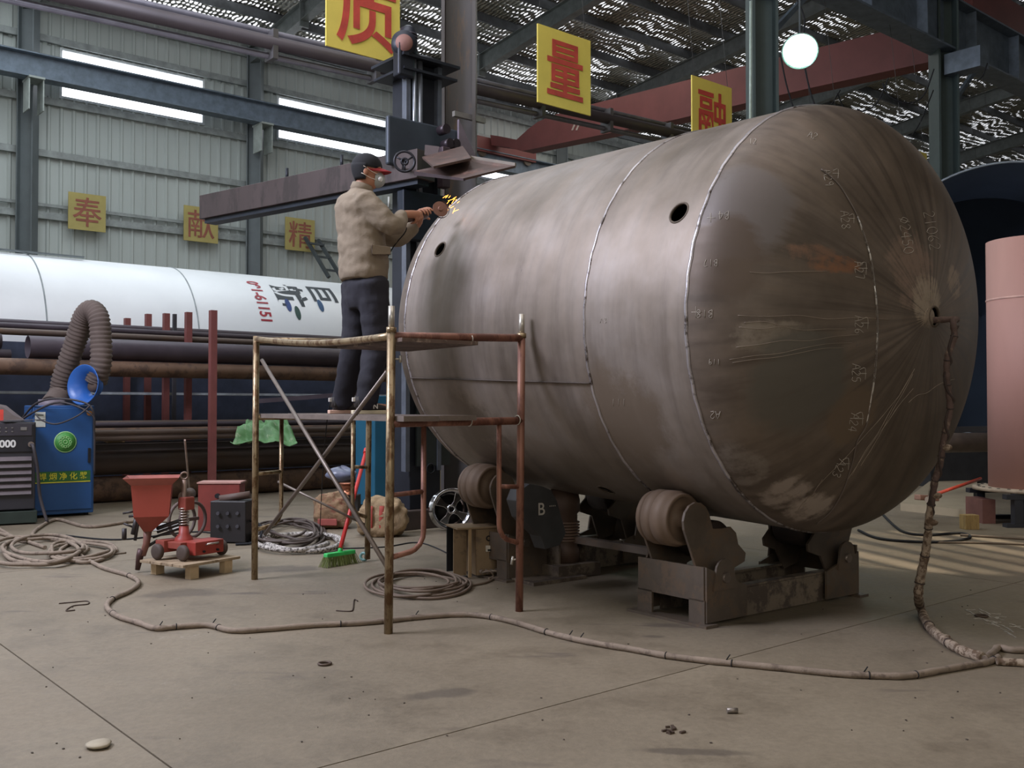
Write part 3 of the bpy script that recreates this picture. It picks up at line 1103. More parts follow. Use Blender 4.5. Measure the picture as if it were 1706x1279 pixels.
def plank(name, a0, a1, e0, e1, z, th, label, mat=board_m, sag=0.0):
    mb = MB()

    def fn(u, v):
        return gN + dNR * (a0 + (a1 - a0) * v) + dNL * (e0 + (e1 - e0) * u) + UP * (z - sag * math.sin(PI * u))
    n = 10
    top = [[fn(i / n, j) + UP * 0 for i in range(n + 1)] for j in (0, 1)]
    vs = [p for r_ in top for p in r_] + [p - UP * th for r_ in top for p in r_]
    m = n + 1
    fs = []
    for i in range(n):
        fs += [(i, i + 1, m + i + 1, m + i), (2 * m + i, 3 * m + i, 3 * m + i + 1, 2 * m + i + 1), (i, 2 * m + i, 2 * m + i + 1, i + 1), (m + i, m + i + 1, 3 * m + i + 1, 3 * m + i)]
    fs += [(0, m, 3 * m, 2 * m), (n, 2 * m + n, 3 * m + n, m + n)]
    mb.add(vs, fs)
    return tag(mb.build(name, mat), label, 'plank')


LL = (gL - gN).length
PZ = 1.215
plank('scaffold_plank', 0.03, 0.27, -0.12, LL + 0.1, PZ, 0.03, 'near plank of the standing deck, under the right shoe of the worker')
plank('scaffold_plank', 0.285, 0.55, -0.1, LL + 0.06, PZ + 0.002, 0.03, 'far plank of the standing deck, beside the tank')
plank('top_board', 0.03, 0.56, -0.1, 0.75, tN.z - 0.062, 0.022, 'thin grey board slung under the top bar of the scaffold', M('dark_board', '5b4a42', 0.7, 0, 0.3, 7, second='8f7d70', amount=0.3))

# ---------------------------------------------------------------- the worker
from mathutils import noise as mnoise
WY = 6.8
FD = V((math.sin(math.radians(62)), math.cos(math.radians(62)), 0))     # chest direction
SD = V((FD.y, -FD.x, 0))                                                # towards his right hand (camera side)


def W_(u, v, off=0.0, y=None):
    return At(u, v, (WY if y is None else y)) + SD * off


def remeshed(mb, name, mat, parent, voxel, smooth=3, wrinkle=0.0, wscale=9.0):
    o = mb.build(name, mat, parent, fix=True)
    r = o.modifiers.new('r', 'REMESH'); r.mode = 'VOXEL'; r.voxel_size = voxel
    if smooth:
        s_ = o.modifiers.new('s', 'SMOOTH'); s_.factor = 0.5; s_.iterations = smooth
    dg = bpy.context.evaluated_depsgraph_get()
    me = bpy.data.meshes.new_from_object(o.evaluated_get(dg))
    o.modifiers.clear()
    o.data = me
    if wrinkle:
        ns = [v.normal.copy() for v in me.vertices]
        for v, n_ in zip(me.vertices, ns):
            p = v.co
            a = mnoise.noise(V((p.x * wscale, p.y * wscale, p.z * wscale * 1.9)))
            b = mnoise.noise(V((p.x * wscale * 2.3 + 7, p.y * wscale * 2.3, p.z * wscale * 3.1)))
            v.co = p + n_ * wrinkle * (a + 0.5 * b)
    me.polygons.foreach_set('use_smooth', [True] * len(me.polygons))
    me.materials.clear(); me.materials.append(mat)
    me.update()
    return o


def oval_loft(rows, n=24):
    """rows of (centre, half_depth, half_width) stacked; ovals lie level, depth along FD"""
    mb = MB(); vs = []
    for c, hd_, hw in rows:
        for i in range(n):
            a = 2 * PI * i / n
            vs.append(c + FD * (math.cos(a) * hd_) + SD * (math.sin(a) * hw))
    m = len(rows)
    fs = [(j * n + i, j * n + (i + 1) % n, (j + 1) * n + (i + 1) % n, (j + 1) * n + i) for j in range(m - 1) for i in range(n)]
    fs += [tuple(reversed(range(n))), tuple((m - 1) * n + i for i in range(n))]
    mb.add(vs, fs, True)
    return mb


def limb(mb, pts, rs, n=14):
    pp = catmull(pts, 5)
    k = len(pts) - 1
    rr = []
    for i in range(len(pp)):
        t = i / 5; j = min(int(t), k - 1)
        rr.append(rs[j] + (rs[j + 1] - rs[j]) * (t - j))
    d0 = (pp[0] - pp[1]).normalized(); d1 = (pp[-1] - pp[-2]).normalized()
    pp = [pp[0] + d0 * rr[0] * 0.7] + pp + [pp[-1] + d1 * rr[-1] * 0.7]
    rr = [rr[0] * 0.5] + rr + [rr[-1] * 0.5]
    mb.tube(pp, rr, n)


skin_m = M('tanned_skin', 'b07a5f', 0.55, 0, 0.08, 12)
glove_m = M('dusty_worn_hands', 'a57f69', 0.7, 0, 0.2, 30, second='8a6a58', amount=0.4)
jacket_m = M('sandy_work_jacket', '867866', 0.85, 0, 0.1, 8, bump=0.25)
trouser_m = M('black_trousers', '24232c', 0.85, 0, 0.15, 8, bump=0.15)
black_m = M('black_cloth', '15161a', 0.85)
foot_n, foot_f = W_(606, 688, 0.0, WY - 0.18), W_(566, 686, 0.0, WY + 0.16)
foot_n.z = foot_f.z = PZ + 0.004
base = (foot_n + foot_f) / 2
man = thing('person', 'person in sandy jacket, black cap and dust mask grinding the tank from the scaffold', 'person', base)

kn, kf = W_(618, 575, 0.09, WY), W_(597, 575, -0.09, WY)
hn, hf = W_(611, 478, 0.10, WY), W_(603, 478, -0.10, WY)
an, af = foot_n + UP * 0.09 + FD * 0.02, foot_f + UP * 0.09 + FD * 0.02
sn, sf = W_(592, 340, 0.17), W_(592, 340, -0.18)
en, ef = W_(636, 384, 0.20, WY), W_(652, 396, 0.0, WY + 0.25)
wn, wf = At(672, 357, 6.86), At(697, 372, 7.08)
headc = W_(611, 286)
HF = V((math.sin(math.radians(82)), math.cos(math.radians(82)), -0.10)).normalized()   # face direction
HS = HF.cross(UP).normalized()
HU = HS.cross(HF).normalized()
HR = Matrix((HS, HF, HU)).transposed()
body = oval_loft([(W_(606, 480), .10, .15), (W_(605, 440), .10, .15), (W_(600, 390), .10, .15), (W_(594, 350), .10, .17), (W_(594, 338), .07, .12), (W_(598, 325), .05, .055), (W_(603, 312), .052, .055), (W_(606, 300), .05, .055)])
limb(body, [hn, kn, an], [.08, .055, .04]); limb(body, [hf, kf, af], [.08, .055, .04])
limb(body, [an, foot_n + FD * 0.06 + UP * 0.045, foot_n + FD * 0.16 + UP * 0.035], [.035, .035, .03])
limb(body, [af, foot_f + FD * 0.06 + UP * 0.045, foot_f + FD * 0.16 + UP * 0.035], [.035, .035, .03])
limb(body, [sn, en, wn], [.05, .04, .028]); limb(body, [sf, ef, wf], [.05, .04, .028])
# head: skull, jaw, nose, ears
body.sphere(headc + HU * 0.025, (0.076, 0.098, 0.10), 24, 16, HR)
body.sphere(headc + HF * 0.02 - HU * 0.055, (0.058, 0.075, 0.07), 20, 12, HR)
limb(body, [headc + HF * 0.09 + HU * 0.01, headc + HF * 0.115 - HU * 0.025, headc + HF * 0.10 - HU * 0.04], [.010, .015, .014], 8)
for k in (-1, 1):
    body.sphere(headc + HS * (k * 0.078) - HF * 0.005 - HU * 0.01, (0.012, 0.02, 0.033), 12, 8, HR)
    body.sphere(headc + HS * (k * 0.035) + HF * 0.085 + HU * 0.028, (0.022, 0.012, 0.009), 10, 6, HR)
body.sphere(headc + HF * 0.095 - HU * 0.075, (0.025, 0.014, 0.012), 10, 6, HR)
# hands: palms and fingers curled around the grinder
ga, gb = At(684, 364, 6.93), At(736, 350, 7.22)      # grinder axis, tail to head
gdir = (gb - ga).normalized()
gx, gy, _ = frame(gdir)


def hand(wrist, centre, radius, side, spread, roll):
    """palm lies on one side of the handle; four unequal fingers bend round it, thumb on the other side"""
    out = (gx * math.cos(roll) + gy * math.sin(roll))
    tang = gdir.cross(out)
    pc = centre + out * (radius + 0.012)
    body.add([], [])
    limb(body, [wrist, lerp(wrist, pc, 0.55), pc], [.028, .03, .026], 12)
    for k_ in (-0.028, -0.01, 0.01, 0.028):
        body.sphere(pc + gdir * k_, (0.017, 0.017, 0.019), 10, 8)
    for i in range(4):
        o_ = (i - 1.5) * spread
        ln = (0.92, 1.05, 1.0, 0.82)[i]
        seq = []
        for q_ in range(5):
            a = (0.15 + q_ * 0.62 * ln) * side
            rr_ = radius + 0.009 + 0.003 * (q_ == 1)
            seq.append(centre + gdir * (o_ + 0.002 * q_ * (i - 1.5)) + (out * math.cos(a) + tang * math.sin(a)) * rr_)
        limb(body, seq, [.0100, .0098, .0093, .0088, .0078], 8)
    seq = []
    for q_ in range(4):
        a = -(0.25 + q_ * 0.5) * side
        seq.append(centre + gdir * (0.038 + 0.006 * q_) + (out * math.cos(a) + tang * math.sin(a)) * (radius + 0.010))
    limb(body, seq, [.013, .0115, .0105, .009], 8)


hand(wn, lerp(ga, gb, 0.14), 0.026, 1, 0.021, 0.5)
hand(wf, lerp(ga, gb, 0.46), 0.031, 1, 0.023, PI - 0.5)
remeshed(body, 'body', skin_m, man, 0.0055, 2)

jk = oval_loft([(W_(606, 468), .155, .205), (W_(606, 455), .165, .215), (W_(605, 425), .165, .22), (W_(602, 395), .155, .215), (W_(598, 368), .150, .215), (W_(594, 348), .145, .22), (W_(593, 334), .125, .19), (W_(595, 325), .095, .13), (W_(599, 318), .075, .085), (W_(602, 313), .070, .075)])
limb(jk, [sn, en, wn - (wn - en).normalized() * 0.055], [.085, .070, .05], 16)
limb(jk, [sf, ef, wf - (wf - ef).normalized() * 0.04], [.085, .070, .05], 16)
remeshed(jk, 'jacket', jacket_m, man, 0.010, 4, 0.011, 8)
MB().lathe(W_(603, 312) - UP * 0.01, (HF * 0.25 + UP), [(0.072, -0.025), (0.08, -0.01), (0.074, 0.028), (0.067, 0.028), (0.067, -0.02)], 24).build('collar', jacket_m, man)
seam_m = M('dark_seam', '4a3c30', 0.9)
pk = W_(628, 428, 0.205)
mb = MB()
pu = FD; pv = UP
pkc = W_(616, 425, 0.222)
mb.prism([(-0.065, -0.03), (0.065, -0.02), (0.065, 0.03), (-0.065, 0.035)], pkc, FD, UP, 0.010)
pf_ = mb.build('pocket_flap', jacket_m, man, bevel=0.003)
MB().tube(catmull([pkc + FD * x + UP * z + SD * 0.008 for x, z in ((-0.065, 0.035), (-0.066, -0.03), (0, -0.033), (0.065, -0.02))], 4), 0.0028, 6).build('flap_seam', seam_m, pf_)

tr_ = oval_loft([(W_(606, 455), .12, .17), (W_(606, 475), .135, .18), (W_(607, 500), .13, .175), (W_(607, 515), .10, .15)])
limb(tr_, [hn + UP * 0.02, lerp(hn, kn, 0.5) + FD * 0.01, kn, lerp(kn, an, 0.5), an - UP * 0.015], [.118, .105, .088, .082, .076], 16)
limb(tr_, [hf + UP * 0.02, lerp(hf, kf, 0.5) + FD * 0.01, kf, lerp(kf, af, 0.5), af - UP * 0.015], [.118, .105, .088, .082, .076], 16)
remeshed(tr_, 'trousers', trouser_m, man, 0.011, 3, 0.008, 7)

# cap, brim, mask, hair
mb = MB()
mb.grid(lambda u, v: headc + HU * 0.03 + HR @ V((0.088 * math.cos(2 * PI * u) * math.cos(PI / 2 * v), 0.108 * math.sin(2 * PI * u) * math.cos(PI / 2 * v) - 0.004, 0.098 * math.sin(PI / 2 * v))), 28, 10, True)
mb.lathe(headc + HU * 0.03, HU, [(0.087, -0.012), (0.091, 0.0), (0.087, 0.012)], 28)
mb.build('cap', black_m, man)


def brim(u, v):
    a = PI * u
    r = 0.06 + 0.075 * v
    x = 0.085 * math.cos(a) * (1 - 0.15 * v); y = 0.085 * math.sin(a) ** 0.7 + 0.085 * v * math.sin(a)
    return headc + HU * (0.038 - 0.018 * v - 0.035 * (x / 0.085) ** 2) + HF * y + HS * x


mb = MB().grid(brim, 18, 6)
b_ = mb.build('cap_brim', M('red_brim', 'a8353c', 0.7), man)
so = b_.modifiers.new('t', 'SOLIDIFY'); so.thickness = 0.004
hair = MB().grid(lambda u, v: headc - HU * 0.005 + HR @ V((0.083 * math.cos(PI + PI * u) * (1 - 0.22 * v * v), 0.104 * math.sin(PI + PI * u) * (1 - 0.38 * v * v), 0.045 - 0.105 * v)), 18, 6)
h_ = hair.build('hair', black_m, man, fix=False)
so = h_.modifiers.new('t', 'SOLIDIFY'); so.thickness = 0.008
mask_m = M('grey_dust_mask', 'a9adac', 0.7)
mb = MB().grid(lambda u, v: headc - HU * 0.048 + HF * 0.062 + HR @ V((0.056 * math.cos(2 * PI * u) * math.cos(PI / 2 * v), 0.070 * math.sin(PI / 2 * v) ** 0.8, 0.056 * math.sin(2 * PI * u) * math.cos(PI / 2 * v))), 24, 8, True)
mk = mb.build('dust_mask', mask_m, man)
vc = headc - HU * 0.052 + HF * 0.100 + HS * 0.052
vd = (HS * 0.8 + HF).normalized()
MB().lathe(vc - vd * 0.006, vd, [(0.018, 0), (0.018, 0.01), (0.012, 0.016), (0.001, 0.016)], 18).build('mask_valve', M('white_valve', 'e8e8e6', 0.4), mk)
for z1, z2 in ((0.02, -0.02), (-0.045, -0.06)):
    st = [headc + HS * (0.056) + HF * 0.075 + HU * (z2), headc + HS * 0.077 + HF * 0.03 + HU * (z1 * 0.3 + z2 * 0.7), headc + HS * 0.088 - HF * 0.02 + HU * (z1 * 0.8), headc + HS * 0.060 - HF * 0.04 + HU * (z1 * 0.6)]
    MB().tube(catmull(st, 5), 0.0022, 6).build('mask_strap', M('white_strap', 'ddd0c2', 0.6), man)
for k in (-1, 1):
    MB().sphere(headc + HS * (k * 0.034) + HF * 0.092 + HU * 0.015, 0.010, 12, 8).build('eye', M('eye', '2b2420', 0.2), man)
# shoes
sole_m = M('cream_sole', 'cfc3a8', 0.6)
for f_, near in ((foot_n, True), (foot_f, False)):
    fd = V((math.sin(math.radians(70)), math.cos(math.radians(70)), 0))
    sd = V((fd.y, -fd.x, 0))
    outl = [(-0.075, -0.03), (-0.085, 0), (-0.075, 0.03), (0.02, 0.034), (0.12, 0.045), (0.18, 0.03), (0.195, 0.0), (0.175, -0.035), (0.10, -0.045), (0.02, -0.036)]
    s_ = MB().prism(outl, f_ + UP * 0.0, fd, sd, -0.026)
    s_.v = [p for p in s_.v]
    zmin = min(p.z for p in s_.v)
    for p in s_.v:
        p.z += PZ + 0.003 - zmin
    s_.build('shoe_sole', sole_m if near else M('pink_cream_sole', 'c9a592', 0.6), man, bevel=0.004)
    up_ = MB()
    rows = [(-0.045, 0.066, .038, .040), (0.0, 0.062, .040, .045), (0.05, 0.052, .040, .032), (0.10, 0.045, .042, .024), (0.15, 0.04, .034, .016), (0.175, 0.036, .02, .01)]
    up_.tube([f_ - UP * f_.z + UP * (PZ + b) + fd * a for a, b, c, d in rows], [(c, d) for a, b, c, d in rows], 14)
    up_.tube([f_ - UP * f_.z + UP * (PZ + z) - fd * 0.02 for z in (0.05, 0.09, 0.12)], [0.045, 0.042, 0.04], 14)
    su_ = up_.build('shoe_upper', M('dark_olive_shoe', '2f2a28', 0.7), man)
    MB().box(f_ - UP * f_.z + UP * (PZ + 0.1) - fd * 0.068, (0.02, 0.03, 0.028), Matrix.Rotation(math.radians(20), 3, 'Z')).build('heel_tab', M('white_tab', 'd8d3cc', 0.6), su_, bevel=0.003)
    if near:
        lettering('shoe_letter', 'N', f_ - UP * f_.z + UP * (PZ + 0.055) + fd * 0.07 + sd * 0.046, fd, UP, 0.045, M('white_tab', 'd8d3cc'), su_, 0.001)

# ---------------------------------------------------------------- angle grinder
gr = thing('angle_grinder', 'dark angle grinder held in both hands against the tank seam', 'grinder', ga)
gm = M('dark_brown_tool', '4a352e', 0.5, 0.1)
MB().lathe(ga - gdir * 0.05, gdir, [(0.001, 0), (0.02, 0.002), (0.024, 0.03), (0.023, 0.09), (0.028, 0.12), (0.031, 0.2), (0.028, 0.23), (0.001, 0.235)], 18).build('motor_body', gm, gr)
dn = (SD * 0.85 + gy * 0.2).normalized()
hc = gb - gdir * 0.04
MB().sphere(hc, (0.035, 0.035, 0.03), 14, 10).build('gear_head', M('grey_gear_head', '6b5d56', 0.4, 0.5), gr)
MB().lathe(hc, dn, [(0.018, 0.0), (0.018, 0.035), (0.058, 0.036), (0.058, 0.041), (0.02, 0.042), (0.016, 0.05), (0.001, 0.05)], 28, False).build('disc', M('worn_brown_disc', '7a5546', 0.6, 0.2), gr)
MB().lathe(hc, dn, [(0.066, 0.028), (0.068, 0.028), (0.068, 0.045), (0.066, 0.045), (0.066, 0.028)], 20, arc=(PI * 0.6, PI * 1.6)).build('guard', gm, gr)
cb = [ga - gdir * 0.05, ga - gdir * 0.10 - UP * 0.03, At(676, 385, 6.95), At(640, 440, 7.05), At(575, 620, 7.1), At(545, 700, 7.2), At(540, 800, 7.6)]
cb[-1] = G(532, 900); 
tag(MB().tube(catmull(cb, 6), 0.004, 6).build('power_cord', black_m), 'thin black cord dropping from the grinder behind the worker to the floor', 'cord')
# sparks off the grinding disc
sp_m = M('glowing_spark', 'ff9a3c', 0.5, emit=9)
sp = MB()
random.seed(5)
for i in range(15):
    a = hc + gdir * random.uniform(0.03, 0.12) + V((random.uniform(0, .10), 0, random.uniform(-0.03, 0.09)))
    d_ = V((random.uniform(0.3, 1), random.uniform(-.1, .3), random.uniform(0.3, 1.1))).normalized() * random.uniform(0.01, 0.05)
    sp.cyl(a, a + d_, 0.0011, n=4)
tag(sp.build('sparks', sp_m), 'orange grinding sparks along the seam in front of the disc', 'sparks', kind='stuff')

# ---------------------------------------------------------------- helpers for flat-sided things seen from the hall
def on_plane(u, v, p0, nrm):
    d = ray(u, v); o = V((0, 0, H))
    return o + d * ((V(p0) - o).dot(nrm) / d.dot(nrm))


def px_prism(mb, pts, p0, X, t):
    """outline measured in the photo, laid on the upright plane through p0 along X, given its thickness t"""
    X = V(X).normalized(); nrm = X.cross(UP)
    loc = []
    for u, v in pts:
        p = on_plane(u, v, p0, nrm) - V(p0)
        loc.append((p.dot(X), p.z))
    return mb.prism(loc, p0, X, UP, t)


def bx(name, c, size, mat, parent, R=None, bevel=0.0):
    return MB().box(c, size, R).build(name, mat, parent, bevel=bevel)


# ---------------------------------------------------------------- rear (driven) roller stand
bed2 = roller_bed(2.42, 'far driven roller stand with a dark motor guard under the big tank', False)
gc = At(884, 860, 6.95)
mb = MB()
px_prism(mb, [(843, 832), (850, 814), (864, 804), (886, 808), (900, 814), (910, 832), (925, 885), (915, 905), (890, 912), (882, 890), (852, 860)], gc, tn, 0.12)
gd = mb.build('motor_guard', M('dark_grey_guard', '3c3c3d', 0.5), bed2, bevel=0.006)
lettering('guard_letter', 'B', on_plane(882, 845, gc, tn.cross(UP)) - ba * 0.005, tn, UP, 0.12, M('pale_print', 'b9b4ab', 0.6), gd, 0.001, 0.13)
lettering('guard_letter', '····', on_plane(900, 840, gc, tn.cross(UP)) - ba * 0.005, tn, UP, 0.06, M('pale_print', 'b9b4ab'), gd, 0.001, 0.13)
mc = G(943, 966); mc = mc + V((0, 0.25, 0))
mot_m = M('brown_gearbox', '5a473c', 0.6, 0.1, 0.2, 5)
mb = MB().lathe(mc + UP * 0.1, UP, [(0.001, 0), (0.115, 0.0), (0.115, 0.10), (0.10, 0.12), (0.10, 0.36), (0.12, 0.38), (0.12, 0.46), (0.10, 0.55), (0.001, 0.58)], 28)
gb_ = mb.build('gearbox', mot_m, bed2)
for k in range(7):
    MB().lathe(mc + UP * (0.26 + k * 0.022), UP, [(0.09, 0), (0.118, 0), (0.118, 0.008), (0.09, 0.008)], 24).build('cooling_fin', M('light_brown_fin', '7c6656', 0.5), gb_)
bx('foot_plate', mc + UP * 0.05, (0.42, 0.36, 0.10), bed_m, bed2, RG, 0.004)
bx('foot_plate', mc + UP * 0.012 - tn * 0.25, (0.5, 0.5, 0.024), bed_m, bed2, RG)
for k in (-1, 1):
    bx('gusset', mc + UP * 0.16 + tn * (0.13 * k), (0.016, 0.2, 0.16), bed_m, bed2, RG)
# dark drum of the drive shaft between the stands
bx('drive_beam', lerp(TM @ V((-0.2, 0.9, -1.55)), TM @ V((-0.2, 2.2, -1.6)), 0.5), (0.06, 1.3, 0.05), plate_m, bed2, RG)

# ---------------------------------------------------------------- welding manipulator: mast, carriage, boom, tray
mast_c = At(690, 400, 10.5); mast_c.z = 0
steel_d = M('blue_black_steel', '2f323a', 0.45, 0.4, 0.2, 3)
steel_p = M('purple_brown_steel', '4f4248', 0.5, 0.3, 0.2, 4)
steel_g = M('slate_blue_steel', '434a54', 0.45, 0.3, 0.15, 3)
mani = thing('welding_manipulator', 'tall dark welding column with a long boom beam behind the worker', 'welding machine', mast_c)
mtop = 4.86


def q_(a, b, z):
    return mast_c + AD * a + BD * b + UP * z


bx('mast', q_(0.03, 0, mtop / 2 + 0.1), (0.40, 0.34, mtop - 0.2), steel_d, mani, RB, 0.01)
for a in (-0.24, 0.16):
    bx('guide_rail', q_(a, -0.2, mtop / 2 + 0.3), (0.05, 0.08, mtop - 0.6), M('lighter_rail', '6d737e', 0.35, 0.5), mani, RB)
stick('lift_screw', q_(-0.1, -0.24, 2.8), q_(-0.1, -0.24, mtop), 0.032, M('pale_screw', '8d929b', 0.3, 0.7), mani)
stick('lift_rod', q_(-0.18, -0.26, 3.6), q_(-0.18, -0.26, mtop), 0.022, M('pale_screw', '8d929b'), mani)
bx('mast_foot', q_(0.05, 0.1, 0.1), (0.8, 0.7, 0.2), M('brown_base', '463b36', 0.6), mani, RB, 0.01)
bx('top_plate', q_(0.0, -0.02, mtop + 0.015), (0.72, 0.62, 0.03), steel_d, mani, RB)
bx('top_plate', q_(0.0, -0.02, mtop - 0.12), (0.68, 0.58, 0.025), steel_d, mani, RB)
lm_ = MB().lathe(q_(-0.22, -0.2, mtop + 0.03), UP, [(0.001, 0), (0.10, 0), (0.11, 0.05), (0.085, 0.07), (0.085, 0.24), (0.075, 0.3), (0.03, 0.33), (0.001, 0.33)], 22).build('lift_motor', steel_d, mani)
for k in range(6):
    MB().lathe(q_(-0.22, -0.2, mtop + 0.11 + 0.03 * k), UP, [(0.08, 0), (0.098, 0), (0.098, 0.008), (0.08, 0.008)], 20).build('motor_fin', M('grey_fin', '5a5560', 0.5), lm_)
pd = V((0.15, -1, 0)).normalized()
pc_ = At(673, 74, 10.1)
MB().lathe(pc_ + pd * -0.05, pd, [(0.001, 0), (0.13, 0), (0.13, 0.10), (0.001, 0.10)], 28).build('pulley', steel_d, mani)
MB().lathe(pc_ + pd * 0.045, pd, [(0.001, 0.02), (0.085, 0.018), (0.09, 0.0)], 26).build('pulley_cap', M('rusty_pink_cap', '8a625a', 0.6), mani)
bx('pulley_bracket', pc_ - UP * 0.16 - pd * 0.03, (0.2, 0.12, 0.35), steel_d, mani, RB, 0.02)
MB().sphere(q_(0.14, 0.05, mtop + 0.1), (0.16, 0.1, 0.10), 16, 8).build('gear_cover', M('black_gear', '1e2126', 0.6), mani)
# carriage
cz = 3.64
bx('carriage', q_(-0.08, -0.31, 3.95), (0.95, 0.06, 0.5), steel_g, mani, RB, 0.02)
bx('carriage', q_(0.02, -0.30, 3.22), (0.8, 0.12, 0.5), M('dark_navy_carriage', '1f2733', 0.5), mani, RB, 0.01)
mb = MB(); mb.prism([(0.3, 0.0), (0.62, 0.0), (0.3, 0.5)], q_(0.0, -0.36, 3.8), AD, UP, 0.03)
mb.build('gusset', M('pale_purple_gusset', '746a74', 0.5), mani)
for a, z in ((0.03, 4.12), (0.08, 3.98), (0.16, 3.99)):
    c = q_(a, -0.42, z)
    MB().cyl(c, c - BD * 0.12, 0.05, n=18).build('guide_roller', M('dark_roller_steel', '3b3238', 0.4, 0.4), mani)
bx('roller_arm', q_(0.02, -0.5, 3.72), (0.1, 0.1, 0.42), steel_p, mani, RB, 0.01)
hw = At(674, 269, 9.55)
for R_, r_ in ((0.098, 0.013), (0.03, 0.012)):
    MB().ring(hw, pd, R_, r_, 28, 8).build('handwheel_rim', M('dark_handwheel', '2f2f36', 0.35, 0.5), mani)
for k in range(3):
    a = 0.5 + k * 2 * PI / 3
    x, y, z = frame(pd)
    stick('handwheel_spoke', hw, hw + (x * math.cos(a) + y * math.sin(a)) * 0.095, 0.009, M('dark_handwheel', '2f2f36'), mani)
stick('handwheel_shaft', hw, hw - pd * 0.3, 0.018, steel_d, mani)
# boom
E1, E2 = V((-3.74, 12.15, 3.70)), V((-0.86, 9.86, 3.68))
be = (E2 - E1).normalized()
bs_ = be.cross(UP).normalized()
Rb = Matrix((be, -bs_, UP)).transposed()
bl = (E2 - E1).length; bmid = (E1 + E2) / 2
boom_m = M('purple_brown_boom', '4b403f', 0.5, 0.1, 0.2, 2, second='3a3231', amount=0.4, stretch=(1, 1, 0.3))
bx('boom', bmid, (bl, 0.26, 0.29), boom_m, mani, Rb, 0.006)
bx('boom_flange', bmid - UP * 0.17, (bl - 0.08, 0.16, 0.05), M('dark_navy_carriage', '1f2733'), mani, Rb)
for t_, h_ in ((0.09, 0.03), (0.41, 0.14), (0.66, 0.15)):
    p = lerp(E1, E2, t_) + UP * 0.145
    stick('boom_peg', p, p + UP * h_, 0.018, steel_d, mani)
# tray of two bent plates at the working end
tray_m = M('rusty_purple_tray', '56453f', 0.55, 0.1, 0.2, 5, second='6b5148', amount=0.3)


def quad_plate(name, pts, th, mat, parent):
    p = [V(x) for x in pts]
    n_ = (p[1] - p[0]).cross(p[3] - p[0]).normalized() * th
    mb = MB().add(p + [x + n_ for x in p], [(0, 1, 2, 3), (7, 6, 5, 4), (0, 1, 5, 4), (1, 2, 6, 5), (2, 3, 7, 6), (3, 0, 4, 7)])
    return mb.build(name, mat, parent)


quad_plate('tray_plate', [At(703, 261, 9.6), At(771, 243, 9.9), At(785, 263, 9.0), At(722, 277, 8.8)], 0.02, tray_m, mani)
quad_plate('tray_plate', [At(690, 285, 9.5), At(783, 264, 9.3), At(858, 276, 9.0), At(772, 297, 8.7)], 0.02, tray_m, mani)
quad_plate('tray_plate', [At(690, 285, 9.5), At(772, 297, 8.7), At(772, 301, 8.7), At(690, 292, 9.5)], 0.02, M('dark_tray_edge', '3a2c30', 0.5), mani)
quad_plate('tray_plate', [At(783, 259, 9.3), At(858, 271, 9.0), At(858, 277, 9.0), At(783, 265, 9.3)], 0.02, M('olive_tray_edge', '6c6254', 0.5), mani)
quad_plate('tray_bracket', [At(708, 241, 9.75), At(732, 244, 9.75), At(728, 262, 9.7), At(707, 258, 9.7)], 0.03, M('dark_tray_edge', '3a2c30'), mani)
stick('conduit', At(735, 295, 10.4), At(735, 360, 10.4), 0.013, M('pale_conduit', 'a5a8a2', 0.4), mani)
stick('conduit', At(648, 328, 10.0), At(648, 345, 10.0), 0.012, M('pale_conduit', 'a5a8a2'), mani)
bx('cabinet_plate', q_(0.1, -0.21, 1.2), (0.42, 0.04, 1.1), M('dark_green_plate', '2b312f', 0.5), mani, RB)
for z in (0.62, 1.08):
    MB().ring(q_(0.05, -0.24, z), -BD, 0.05, 0.008, 16, 6).build('slot_ring', black_m, mani)

# teal cabinet, plywood, foundation beam and wheel rim behind the scaffold
cc_ = At(650, 800, 12.6); cc_.z = 0
tc_ = thing('electric_cabinet', 'teal blue metal cabinet standing behind the scaffold and the dark mast', 'cabinet', cc_)
bx('body', cc_ + UP * 0.72, (0.75, 0.45, 1.36), M('teal_blue_paint', '245e78', 0.5, 0, 0.1, 3), tc_, RB, 0.01)
bx('plinth', cc_ + UP * 0.03, (0.7, 0.4, 0.06), black_m, tc_, RB)
stick('handle', cc_ - BD * 0.25 + UP * 0.75 + AD * 0.25, cc_ - BD * 0.25 + UP * 0.9 + AD * 0.25, 0.012, bolt_m, tc_)
pl_c = At(752, 800, 12.2); pl_c.z = 0
tag(MB().box(pl_c + UP * 0.32, (0.3, 0.06, 0.64), RB).build('plywood_sheet', M('yellow_ply', 'a08a4e', 0.7, 0, 0.2, 4)), 'yellowish plywood sheet standing behind the chrome wheel rim', 'board')
fb = thing('steel_beam', 'brown steel beam lying on the floor behind the chrome wheel rim', 'beam', G(745, 884))
b0, b1_ = G(672, 872), G(815, 886)
b0 = b0 + V((0, .45, 0)); b1_ = b1_ + V((0, .25, 0))
MB().ibeam(b0 + UP * 0.14, b1_ + UP * 0.14, 0.2, 0.24, 0.02).build('beam_web', M('brown_rusty_beam', '5a4a40', 0.7, 0.1, 0.3, 4, second='7d6a55', amount=0.3), fb)
bx('end_plate', b1_ + UP * 0.14, (0.02, 0.22, 0.26), plate_m, fb, RB)
wr_c = G(750, 884) + V((0, -0.06, 0.225))
wx = V((0.35, -1, 0.12)).normalized()
wheel = thing('wheel_rim', 'chrome spoked wheel rim leaning on a steel beam', 'wheel', wr_c - UP * 0.225)
chrome = M('chrome', 'c9c9cc', 0.12, 1.0, 0.05, 5)
